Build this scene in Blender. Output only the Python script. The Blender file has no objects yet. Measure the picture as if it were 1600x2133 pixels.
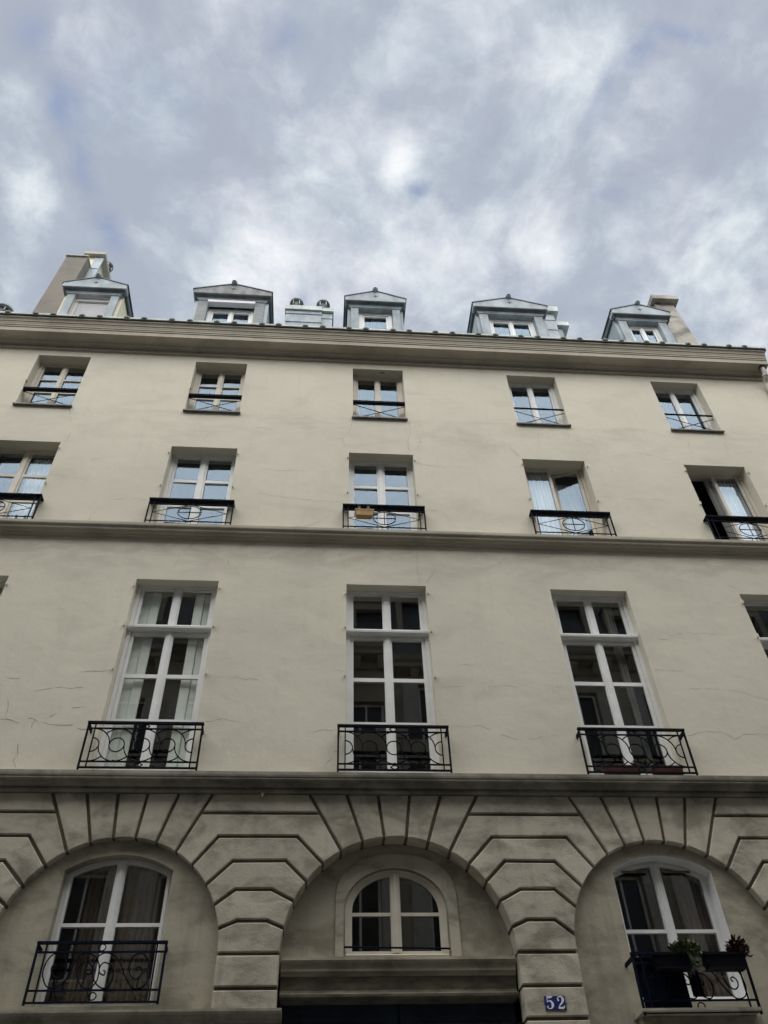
import bpy, math, random
from mathutils import Vector, Matrix, geometry
random.seed(7)
SC = bpy.context.scene
COL = SC.collection
R = math.radians

# ------------------------------------------------------------------ camera
cam_d = bpy.data.cameras.new("camera")
cam = bpy.data.objects.new("camera", cam_d)
COL.objects.link(cam)
yaw, pitch, roll = 0.099313, 0.799166, -0.0399485
fw = Vector((math.sin(yaw)*math.cos(pitch), math.cos(yaw)*math.cos(pitch), math.sin(pitch)))
rt0 = Vector((math.cos(yaw), -math.sin(yaw), 0))
up0 = rt0.cross(fw)
rt = rt0*math.cos(roll) + up0*math.sin(roll)
up = -rt0*math.sin(roll) + up0*math.cos(roll)
m = Matrix((rt, up, -fw)).transposed().to_4x4()
m.translation = Vector((0, -10, 1.6))
cam.matrix_world = m
cam_d.sensor_fit = 'HORIZONTAL'
cam_d.sensor_width = 36.0
cam_d.lens = 36.0*1700/1600
cam_d.clip_start = 0.05
cam_d.clip_end = 2000
SC.camera = cam

# ------------------------------------------------------------------ exposure
SC.view_settings.view_transform = 'Standard'
SC.view_settings.look = 'None'
SC.view_settings.gamma = 1
SC.view_settings.use_curve_mapping = False
SC.view_settings.exposure = 2.02

# cloud-plane positions (x/z, y/z of the view direction), radii and strength
BRIGHT_ = [(.070, .376, .040, .055, .26), (.28, .47, .07, .11, .24), (.335, .36, .05, .09, .17), (.36, .29, .06, .05, .15), (.10, .51, .26, .13, .16), (-.09, .52, .22, .11, .17), (-.37, .45, .07, .07, .22), (.47, .47, .14, .14, .14), (.29, .24, .07, .06, .11), (.22, .30, .12, .11, .08), (-.36, .34, .05, .05, .12), (-.12, .42, .14, .08, .07), (.02, .24, .22, .09, -.04)]
GAPS_ = [(-.305, .345, .045, .055, 1.0), (-.297, .41, .028, .06, 1.0), (-.284, .50, .030, .05, 1.0), (-.24, .32, .11, .08, .40), (-.335, .275, .05, .03, .6), (.098, .409, .020, .020, 1.0), (-.059, .245, .035, .035, .7), (.33, .245, .03, .035, .7), (.375, .220, .06, .016, .9), (.30, .30, .018, .06, .4), (.355, .412, .03, .02, .5), (.31, .49, .02, .03, .3)]

# ------------------------------------------------------------------ sky
SUN_EL, SUN_AZ = R(47), R(188)          # azimuth clockwise from +Y
w = bpy.data.worlds.new("World")
SC.world = w
w.use_nodes = True
nt = w.node_tree
nt.nodes.clear()
N, Lk = nt.nodes, nt.links
def nd(tree, t, **k):
    n = tree.nodes.new(t)
    for a, v in k.items():
        setattr(n, a, v)
    return n
def mathn(tree, op, a, b=None, c=None, clamp=False):
    n = tree.nodes.new('ShaderNodeMath'); n.operation = op; n.use_clamp = clamp
    for i, v in enumerate((a, b, c)):
        if v is None: continue
        if isinstance(v, (int, float)): n.inputs[i].default_value = v
        else: tree.links.new(v, n.inputs[i])
    return n.outputs[0]
def mixc(tree, fac, a, b, mode='MIX'):
    n = tree.nodes.new('ShaderNodeMix'); n.data_type = 'RGBA'; n.blend_type = mode
    for s, v in ((0, fac), (6, a), (7, b)):
        if isinstance(v, (int, float)): n.inputs[s].default_value = v
        elif isinstance(v, tuple): n.inputs[s].default_value = v if len(v) == 4 else v+(1,)
        else: tree.links.new(v, n.inputs[s])
    return n.outputs[2]
def smooth(tree, v, a, b, x=0., y=1.):
    n = tree.nodes.new('ShaderNodeMapRange'); n.interpolation_type = 'SMOOTHSTEP'
    tree.links.new(v, n.inputs[0])
    for i, q in enumerate((a, b, x, y)): n.inputs[i+1].default_value = q
    return n.outputs[0]
def noise(tree, vec, scale, detail=5, rough=.55, dist=0., out=0):
    n = tree.nodes.new('ShaderNodeTexNoise')
    n.inputs['Scale'].default_value = scale; n.inputs['Detail'].default_value = detail
    n.inputs['Roughness'].default_value = rough; n.inputs['Distortion'].default_value = dist
    if vec is not None: tree.links.new(vec, n.inputs['Vector'])
    return n.outputs[out]
tc = nd(nt, 'ShaderNodeTexCoord')
sep = nd(nt, 'ShaderNodeSeparateXYZ'); Lk.new(tc.outputs['Generated'], sep.inputs[0])
zc = mathn(nt, 'MAXIMUM', sep.outputs[2], 0.06)
cmb = nd(nt, 'ShaderNodeCombineXYZ')
Lk.new(mathn(nt, 'DIVIDE', sep.outputs[0], zc), cmb.inputs[0])
Lk.new(mathn(nt, 'DIVIDE', sep.outputs[1], zc), cmb.inputs[1])
cmb.inputs[2].default_value = 3.7
P = cmb.outputs[0]
# warp the cloud plane a little so the edges billow
wn = nd(nt, 'ShaderNodeTexNoise'); Lk.new(P, wn.inputs['Vector'])
wn.inputs['Scale'].default_value = 5.5; wn.inputs['Detail'].default_value = 6
wv = nd(nt, 'ShaderNodeVectorMath', operation='MULTIPLY_ADD')
Lk.new(wn.outputs['Color'], wv.inputs[0]); wv.inputs[1].default_value = (.09, .09, 0)
Lk.new(P, wv.inputs[2])
wo = nd(nt, 'ShaderNodeVectorMath', operation='SUBTRACT'); Lk.new(wv.outputs[0], wo.inputs[0])
wo.inputs[1].default_value = (.045, .045, 0)
PW = wo.outputs[0]
n_big = noise(nt, PW, 3.4, 6, .55)
n_mid = noise(nt, PW, 8.5, 10, .62)
shade = mathn(nt, 'ADD', mathn(nt, 'MULTIPLY', n_big, .62), mathn(nt, 'MULTIPLY', n_mid, .72))
shade = mathn(nt, 'SUBTRACT', shade, .18)
puff = noise(nt, PW, 15., 8, .6)
shade = mathn(nt, 'MULTIPLY_ADD', mathn(nt, 'SUBTRACT', puff, .5), .34, shade)
def blob(cx, cy, rx, ry, amp):
    s = nd(nt, 'ShaderNodeVectorMath', operation='SUBTRACT'); Lk.new(PW, s.inputs[0])
    s.inputs[1].default_value = (cx, cy, 3.7)
    q = nd(nt, 'ShaderNodeVectorMath', operation='DIVIDE'); Lk.new(s.outputs[0], q.inputs[0])
    q.inputs[1].default_value = (rx, ry, 1)
    l = nd(nt, 'ShaderNodeVectorMath', operation='LENGTH'); Lk.new(q.outputs[0], l.inputs[0])
    return mathn(nt, 'MULTIPLY', smooth(nt, l.outputs['Value'], 0., 1., 1., 0.), amp)
# bright cloud tops and thin blue gaps, by direction
bright = shade
for b in BRIGHT_:
    bright = mathn(nt, 'ADD', bright, blob(*b))
gap = None
for b in GAPS_:
    g = blob(*b)
    gap = g if gap is None else mathn(nt, 'ADD', gap, g)
gap = mathn(nt, 'MULTIPLY', gap, smooth(nt, n_mid, .36, .60, 1.2, .45), clamp=True)
more = smooth(nt, noise(nt, PW, 4.3, 6, .6), .60, .74, 0., .4)
gap = mathn(nt, 'MAXIMUM', gap, more)
ramp = nd(nt, 'ShaderNodeValToRGB'); Lk.new(bright, ramp.inputs[0])
el = ramp.color_ramp.elements
el[0].position = .36; el[0].color = (1.80, 2.00, 2.38, 1)
el[1].position = .80; el[1].color = (4.10, 4.20, 4.32, 1)
for p_, c_ in ((.46, (1.98, 2.20, 2.58)), (.55, (2.42, 2.66, 3.0)), (.66, (3.15, 3.36, 3.60))):
    e = el.new(p_); e.color = c_+(1,)
tint = mixc(nt, smooth(nt, noise(nt, PW, 6.5, 3, .5), .40, .60), (1.012, .995, 1.0), (.988, 1.004, 1.0))
clouds = mixc(nt, 1., ramp.outputs[0], tint, 'MULTIPLY')
sky = nd(nt, 'ShaderNodeTexSky', sky_type='NISHITA', sun_disc=False)
sky.sun_elevation = SUN_EL; sky.sun_rotation = SUN_AZ
sky.dust_density = 1.5
blue = mixc(nt, .75, sky.outputs[0], (1.52, 1.76, 2.38))
bg = nd(nt, 'ShaderNodeBackground'); bg.inputs[1].default_value = .057
Lk.new(mixc(nt, gap, clouds, blue), bg.inputs[0])
wout = nd(nt, 'ShaderNodeOutputWorld'); Lk.new(bg.outputs[0], wout.inputs[0])

# ------------------------------------------------------------------ sun behind the cloud cover
sd = bpy.data.lights.new("sun", 'SUN'); sd.energy = 1.5; sd.angle = R(95); sd.color = (1, .985, .945)
so = bpy.data.objects.new("sun", sd); COL.objects.link(so)
tosun = Vector((math.sin(SUN_AZ)*math.cos(SUN_EL), math.cos(SUN_AZ)*math.cos(SUN_EL), math.sin(SUN_EL)))
so.rotation_euler = tosun.to_track_quat('Z', 'Y').to_euler()
so.location = (0, -10, 40)

# ------------------------------------------------------------------ materials
MAT = {}
def new_mat(name):
    mt = bpy.data.materials.new(name); mt.use_nodes = True
    t = mt.node_tree; b = t.nodes['Principled BSDF']
    MAT[name] = mt
    return mt, t, b
def posvec(t, sc=(1, 1, 1)):
    g = t.nodes.new('ShaderNodeNewGeometry')
    if sc == (1, 1, 1): return g.outputs['Position']
    v = t.nodes.new('ShaderNodeVectorMath'); v.operation = 'MULTIPLY'
    t.links.new(g.outputs['Position'], v.inputs[0]); v.inputs[1].default_value = sc
    return v.outputs[0]
def bump(t, b, h, strength, dist=.01):
    n = t.nodes.new('ShaderNodeBump'); n.inputs['Strength'].default_value = strength
    n.inputs['Distance'].default_value = dist
    t.links.new(h, n.inputs['Height']); t.links.new(n.outputs[0], b.inputs['Normal'])
def simple(name, c, rough=.6, metal=0., var=.12, scale=6., bmp=0., stretch=(1, 1, 1), spec=.4):
    mt, t, b = new_mat(name)
    v = posvec(t, stretch)
    n = noise(t, v, scale, 5, .6)
    f = smooth(t, n, .3, .7)
    lo = tuple(x*(1-var) for x in c); hi = tuple(min(1, x*(1+var)) for x in c)
    t.links.new(mixc(t, f, lo, hi), b.inputs['Base Color'])
    b.inputs['Roughness'].default_value = rough; b.inputs['Metallic'].default_value = metal
    b.inputs['Specular IOR Level'].default_value = spec
    if bmp: bump(t, b, noise(t, v, scale*6, 4, .6), bmp)
    return mt
def plaster(name, c, dirt, amount, dscale, bmp=.25, lo=.42, hi=.72, streak=.25, piece=0., ledges=()):
    mt, t, b = new_mat(name)
    p = posvec(t)
    tone = noise(t, p, .45, 4, .5)
    col = mixc(t, smooth(t, tone, .3, .7), tuple(x*.95 for x in c), tuple(x*1.04 for x in c))
    # trowel patches and soot blotches
    d1 = noise(t, posvec(t, (1, 1, 1.7)), dscale, 8, .62, .4)
    col = mixc(t, mathn(t, 'MULTIPLY', smooth(t, d1, lo, hi), amount), col, dirt)
    d2 = noise(t, posvec(t, (5., 5., .35)), 1.1, 5, .6)
    col = mixc(t, mathn(t, 'MULTIPLY', smooth(t, d2, .50, .75), streak*amount), col, dirt)
    sp = noise(t, p, 38, 3, .7)
    col = mixc(t, mathn(t, 'MULTIPLY', smooth(t, sp, .55, .8), .16), col, tuple(x*.55 for x in c))
    if piece:
        oi = t.nodes.new('ShaderNodeObjectInfo')
        v = mathn(t, 'MULTIPLY_ADD', oi.outputs['Random'], piece, 1-piece/2)
        cv = t.nodes.new('ShaderNodeCombineXYZ')
        for k in range(3): t.links.new(v, cv.inputs[k])
        col = mixc(t, 1., col, cv.outputs[0], 'MULTIPLY')
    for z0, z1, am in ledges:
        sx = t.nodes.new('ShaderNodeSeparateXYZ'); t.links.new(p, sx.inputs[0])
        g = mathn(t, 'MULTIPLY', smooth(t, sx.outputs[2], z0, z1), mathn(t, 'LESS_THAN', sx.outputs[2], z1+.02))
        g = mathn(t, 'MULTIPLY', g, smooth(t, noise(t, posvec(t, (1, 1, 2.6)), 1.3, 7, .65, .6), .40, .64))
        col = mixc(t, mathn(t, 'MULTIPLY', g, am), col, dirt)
    t.links.new(col, b.inputs['Base Color'])
    b.inputs['Roughness'].default_value = .9
    b.inputs['Specular IOR Level'].default_value = .2
    h = mathn(t, 'ADD', noise(t, p, 3.0, 6, .6), mathn(t, 'MULTIPLY', noise(t, p, 45, 3, .6), .15))
    bump(t, b, h, bmp, .03)
    return mt
def glass(name, base, gain, tint=(.975, .985, .98), rough=.0, refl=(.66, .82, 1)):
    mt, t, b = new_mat(name)
    t.nodes.remove(b)
    gg = t.nodes.new('ShaderNodeNewGeometry'); dt = t.nodes.new('ShaderNodeVectorMath'); dt.operation = 'DOT_PRODUCT'
    t.links.new(gg.outputs['Normal'], dt.inputs[0]); t.links.new(gg.outputs['Incoming'], dt.inputs[1])
    sch = mathn(t, 'POWER', mathn(t, 'SUBTRACT', 1., mathn(t, 'ABSOLUTE', dt.outputs['Value'])), 5.)   # Schlick, the same on both faces of the pane
    fac = mathn(t, 'MULTIPLY_ADD', sch, gain, base, clamp=True)
    gl = t.nodes.new('ShaderNodeBsdfGlossy'); gl.inputs['Roughness'].default_value = rough
    gl.inputs['Color'].default_value = refl+(1,)
    tr = t.nodes.new('ShaderNodeBsdfTransparent'); tr.inputs[0].default_value = tint+(1,)
    bn = t.nodes.new('ShaderNodeBump'); bn.inputs['Strength'].default_value = .005
    bn.inputs['Distance'].default_value = .02
    t.links.new(noise(t, posvec(t), 1.6, 2, .5), bn.inputs['Height'])
    t.links.new(bn.outputs[0], gl.inputs['Normal'])
    mx = t.nodes.new('ShaderNodeMixShader')
    t.links.new(fac, mx.inputs[0]); t.links.new(tr.outputs[0], mx.inputs[1]); t.links.new(gl.outputs[0], mx.inputs[2])
    t.links.new(mx.outputs[0], t.nodes['Material Output'].inputs[0])
    return mt
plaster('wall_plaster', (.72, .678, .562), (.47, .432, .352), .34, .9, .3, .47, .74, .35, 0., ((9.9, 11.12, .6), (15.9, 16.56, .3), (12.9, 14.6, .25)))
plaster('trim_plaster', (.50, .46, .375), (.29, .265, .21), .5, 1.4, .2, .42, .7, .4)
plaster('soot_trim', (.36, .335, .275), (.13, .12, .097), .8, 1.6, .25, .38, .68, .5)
plaster('soot_stone', (.52, .482, .388), (.20, .182, .14), .72, 1.7, .75, .42, .66, .45, .18)
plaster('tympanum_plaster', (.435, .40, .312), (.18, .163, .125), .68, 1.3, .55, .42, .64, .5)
plaster('joint_dirt_shade', (.17, .145, .11), (.09, .078, .06), .7, 3.)  # joint dirt, with the grooves' deep shadow also put into the colour
plaster('chimney_render', (.215, .195, .168), (.14, .128, .11), .6, 1.8)
plaster('cream_render', (.72, .67, .50), (.5, .46, .36), .4, 1.2)
plaster('grey_render', (.40, .375, .33), (.17, .16, .145), .9, 1.1, .3, .44, .6)
simple('crack_dark', (.35, .32, .26), .95)
simple('zinc', (.315, .36, .39), .66, .05, .26, 2.6, .2, (1, 1, .5))
simple('zinc_dark', (.10, .115, .125), .65, .05, .3, 3.)
simple('old_lead', (.20, .20, .205), .7, .05, .35, 5., .2, (1, 1, .4))
simple('gutter_zinc', (.48, .52, .50), .65, .05, .25, 3.)
simple('near_black', (.018, .02, .028), .6)
simple('iron', (.006, .007, .012), .8, 0, .3, 9., spec=.1)
simple('iron_blue', (.004, .007, .018), .8, 0, .3, 9., spec=.1)
simple('white_paint', (.83, .83, .82), .45, 0, .05, 4.)
simple('cream_paint', (.66, .61, .52), .5, 0, .08, 4.)
simple('bare_wood', (.42, .35, .26), .7, 0, .25, 8., .2, (1, 1, .2))
simple('sill_metal', (.16, .15, .14), .6, .2, .3, 4.)
simple('shutter_grey', (.66, .65, .67), .5, 0, .04, 3.)
simple('inner_shutter', (.90, .94, .88), .5, 0, .05, 3.)
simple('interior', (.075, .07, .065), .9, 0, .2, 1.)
simple('door_paint', (.012, .024, .050), .4, 0, .3, 3.)
simple('lintel_dark', (.16, .145, .105), .8, 0, .35, 4., .2, (1, 1, 3))
simple('plate_blue', (.016, .027, .155), .3, 0, .15, 20.)
simple('plate_white', (.80, .82, .84), .35, 0, .05, 20.)
simple('tan_clay', (.50, .31, .13), .6, 0, .2, 12.)
simple('hook_brown', (.09, .05, .025), .6)
simple('planter_navy', (.004, .005, .009), .8, 0, .2, 8., spec=.12)
simple('terracotta', (.085, .024, .017), .7, 0, .25, 10.)
simple('leaf_green', (.075, .10, .035), .5, 0, .45, 25.)
simple('leaf_dark', (.03, .045, .02), .55, 0, .4, 25.)
simple('leaf_red', (.055, .014, .016), .5, 0, .45, 25.)
simple('stem', (.12, .13, .05), .6)
simple('rust', (.22, .10, .045), .8, 0, .4, 10.)
simple('pipe_paint', (.50, .47, .40), .55, 0, .15, 5.)
simple('asphalt', (.05, .05, .052), .85, 0, .2, 12., .4)
simple('paving', (.24, .23, .215), .85, 0, .15, 3., .3)
simple('granite', (.28, .27, .26), .8, 0, .2, 9., .3)
simple('far_stone', (.36, .33, .27), .9, 0, .2, .8)
simple('far_slate', (.09, .10, .115), .6, 0, .25, 2.)
simple('far_window', (.03, .035, .04), .15, 0, .2, 1.)
simple('far_shutter', (.45, .44, .42), .7)
simple('ground_dirt', (.16, .15, .13), .95, 0, .2, .3)
glass('glass_sky', .058, .9)
glass('glass_street', .085, .9, refl=(.98, .96, .92))
glass('glass_dormer', .055, .9)
def cloth(name, c, trans=.35, sc=30):
    mt, t, b = new_mat(name)
    n = noise(t, posvec(t, (9, 9, .25)), 2.2, 4, .6)
    t.links.new(mixc(t, smooth(t, n, .3, .7), tuple(x*.72 for x in c), c), b.inputs['Base Color'])
    b.inputs['Roughness'].default_value = .9
    return mt
cloth('sheer_white', (.80, .81, .83))
cloth('brown_cloth', (.16, .115, .08))
cloth('grey_cloth', (.30, .30, .29))
def slate_courses(name):
    mt, t, b = new_mat(name)
    br = t.nodes.new('ShaderNodeTexBrick')
    g = t.nodes.new('ShaderNodeNewGeometry'); s = t.nodes.new('ShaderNodeSeparateXYZ'); c = t.nodes.new('ShaderNodeCombineXYZ')
    t.links.new(g.outputs['Position'], s.inputs[0])
    t.links.new(s.outputs[0], c.inputs[0]); t.links.new(s.outputs[2], c.inputs[1])
    t.links.new(c.outputs[0], br.inputs[0])
    br.inputs['Scale'].default_value = 1; br.inputs['Brick Width'].default_value = .16
    br.inputs['Row Height'].default_value = .045; br.inputs['Mortar Size'].default_value = .004
    br.inputs['Color1'].default_value = (.17, .18, .185, 1); br.inputs['Color2'].default_value = (.25, .26, .265, 1)
    br.inputs['Mortar'].default_value = (.33, .36, .38, 1)
    t.links.new(br.outputs[0], b.inputs['Base Color']); b.inputs['Roughness'].default_value = .7
    return mt
slate_courses('slate_courses')
simple('rosette_lead', (.25, .275, .265), .7, 0, .3, 20.)
simple('navy_cloth', (.005, .008, .020), .9, 0, .2, 6., spec=.1)

# ------------------------------------------------------------------ mesh helpers
class MB:
    def __init__(s): s.v = []; s.f = []
    def add(s, vs, fs):
        o = len(s.v); s.v += [tuple(q) for q in vs]; s.f += [tuple(i+o for i in f) for f in fs]; return s
    def box(s, x0, x1, y0, y1, z0, z1, taper=None):
        vs = [(x, y, z) for z in (z0, z1) for y in (y0, y1) for x in (x0, x1)]
        return s.add(vs, [(0, 2, 3, 1), (4, 5, 7, 6), (0, 1, 5, 4), (2, 6, 7, 3), (0, 4, 6, 2), (1, 3, 7, 5)])
    def prism(s, loops, y0, y1, ch=0.):
        """solid plate: loops[0] outline in (x,z), the rest holes; front at y0 (towards the street)"""
        tess = geometry.tessellate_polygon([[Vector((a, b, 0)) for a, b in l] for l in loops])
        flat = [q for l in loops for q in l]
        n = len(flat)
        if ch:
            inner = [q for l in loops for q in inset(l, ch)]
            s_front = [(x, y0, z) for x, z in inner]
            mid = [(x, y0+ch, z) for x, z in flat]
            vs = s_front+mid+[(x, y1, z) for x, z in flat]
        else:
            vs = [(x, y0, z) for x, z in flat]+[(x, y1, z) for x, z in flat]
        lay = len(vs)//n
        fs = []
        for t in tess:
            a, b, c = t
            ux = (flat[b][0]-flat[a][0])*(flat[c][1]-flat[a][1])-(flat[b][1]-flat[a][1])*(flat[c][0]-flat[a][0])
            if ux < 0: a, b, c = a, c, b
            fs.append((a, b, c)); o = n*(lay-1); fs.append((a+o, c+o, b+o))
        k = 0
        for li, l in enumerate(loops):
            m_ = len(l)
            ar = sum(l[i][0]*l[(i+1) % m_][1]-l[(i+1) % m_][0]*l[i][1] for i in range(m_))
            ccw = (ar > 0) == (li == 0)
            for i in range(m_):
                a, b = k+i, k+(i+1) % m_
                for q in range(lay-1):
                    f = (a+q*n, a+(q+1)*n, b+(q+1)*n, b+q*n)
                    fs.append(f if ccw else f[::-1])
            k += m_
        return s.add(vs, fs)
    def prof(s, pts, x0, x1):
        """closed (y,z) outline swept along x"""
        n = len(pts)
        vs = [(x0, y, z) for y, z in pts]+[(x1, y, z) for y, z in pts]
        ar = sum(pts[i][0]*pts[(i+1) % n][1]-pts[(i+1) % n][0]*pts[i][1] for i in range(n))
        fs = [(i, (i+1) % n, (i+1) % n+n, i+n) for i in range(n)]
        fs = [f[::-1] for f in fs] if ar > 0 else fs
        fs.append(tuple(range(n)) if ar < 0 else tuple(range(n))[::-1])
        fs.append(tuple(range(n, 2*n))[::-1] if ar < 0 else tuple(range(n, 2*n)))
        return s.add(vs, fs)
    def tube(s, pts, r, n=6, closed=False):
        pts = [Vector(p) for p in pts]; m_ = len(pts); vs = []; fs = []
        for i, p in enumerate(pts):
            a = pts[i-1] if (i or closed) else p
            b = pts[(i+1) % m_] if (i < m_-1 or closed) else p
            d = (b-a).normalized()
            h = Vector((0, 1, 0)) if abs(d.y) < .9 else Vector((0, 0, 1))
            u = d.cross(h).normalized(); v = d.cross(u)
            rr = r[i] if isinstance(r, (list, tuple)) else r
            for k in range(n):
                t = 2*math.pi*(k+.5)/n
                vs.append(p+u*math.cos(t)*rr+v*math.sin(t)*rr)
        for i in range(m_ if closed else m_-1):
            j = (i+1) % m_
            for k in range(n):
                l = (k+1) % n
                fs.append((i*n+k, i*n+l, j*n+l, j*n+k))
        if not closed:
            fs.append(tuple(range(n))[::-1]); fs.append(tuple(range((m_-1)*n, m_*n)))
        return s.add(vs, fs)
    def lathe(s, prof, c, axis='Z', n=16):
        vs = []; fs = []
        for r_, h in prof:
            for k in range(n):
                t = 2*math.pi*k/n
                a, b = r_*math.cos(t), r_*math.sin(t)
                q = (a, b, h) if axis == 'Z' else ((a, h, b) if axis == 'Y' else (h, a, b))
                vs.append((c[0]+q[0], c[1]+q[1], c[2]+q[2]))
        m_ = len(prof)
        for i in range(m_-1):
            for k in range(n):
                l = (k+1) % n
                f = (i*n+k, i*n+l, (i+1)*n+l, (i+1)*n+k)
                fs.append(f if axis == 'Z' else f[::-1])
        fs.append(tuple(range(n))[::-1]); fs.append(tuple(range((m_-1)*n, m_*n)))
        return s.add(vs, fs)
    def xf(s, fn):
        s.v = [fn(*q) for q in s.v]; return s
    def build(s, name, mat, parent=None, smooth_=False, kind=None, at=None):
        me = bpy.data.meshes.new(name)
        vs = s.v if at is None else [(x-at[0], y-at[1], z-at[2]) for x, y, z in s.v]
        me.from_pydata(vs, [], s.f); me.validate()
        if smooth_:
            me.polygons.foreach_set('use_smooth', [True]*len(me.polygons))
        me.materials.append(MAT[mat]); me.update()
        o = bpy.data.objects.new(name, me); COL.objects.link(o)
        if at is not None: o.location = at
        if parent is not None: o.parent = parent
        if kind: o['kind'] = kind
        return o
def inset(l, d):
    n = len(l); out = []
    ar = sum(l[i][0]*l[(i+1) % n][1]-l[(i+1) % n][0]*l[i][1] for i in range(n))
    sg = 1 if ar > 0 else -1
    for i in range(n):
        p0, p1, p2 = Vector(l[i-1]), Vector(l[i]), Vector(l[(i+1) % n])
        a, b = (p1-p0), (p2-p1)
        if a.length < 1e-7 or b.length < 1e-7: out.append(tuple(p1)); continue
        a.normalize(); b.normalize()
        na, nb = Vector((-a.y, a.x))*sg, Vector((-b.y, b.x))*sg
        k = na+nb
        dd = max(.35, k.dot(k)/2)
        out.append(tuple(p1+k*(d/dd)))
    return out
def empty(name, loc=(0, 0, 0), parent=None):
    o = bpy.data.objects.new(name, None); COL.objects.link(o); o.location = loc
    o.empty_display_size = .2
    if parent is not None: o.parent = parent
    return o
def tag(o, label, cat, group=None):
    o['label'] = label; o['category'] = cat
    if group: o['group'] = group
    return o
def share(o, loc=(0, 0, 0), parent=None):
    c = o.copy(); COL.objects.link(c); c.location = loc
    if parent is not None: c.parent = parent
    return c
def arc(cx, cz, r, a0, a1, n):
    return [(cx+r*math.cos(a0+(a1-a0)*i/n), cz+r*math.sin(a0+(a1-a0)*i/n)) for i in range(n+1)]
def smoothline(pts, k=6, closed=False):
    out = []; n = len(pts)
    for i in range(n if closed else n-1):
        def g(j): return Vector(pts[j % n]) if closed else Vector(pts[max(0, min(n-1, j))])
        p0, p1, p2, p3 = g(i-1), g(i), g(i+1), g(i+2)
        for q in range(k):
            t = q/k
            out.append(.5*((2*p1)+(p2-p0)*t+(2*p0-5*p1+4*p2-p3)*t*t+(3*p1-p0-3*p2+p3)*t**3))
    if not closed: out.append(Vector(pts[-1]))
    return out

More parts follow.
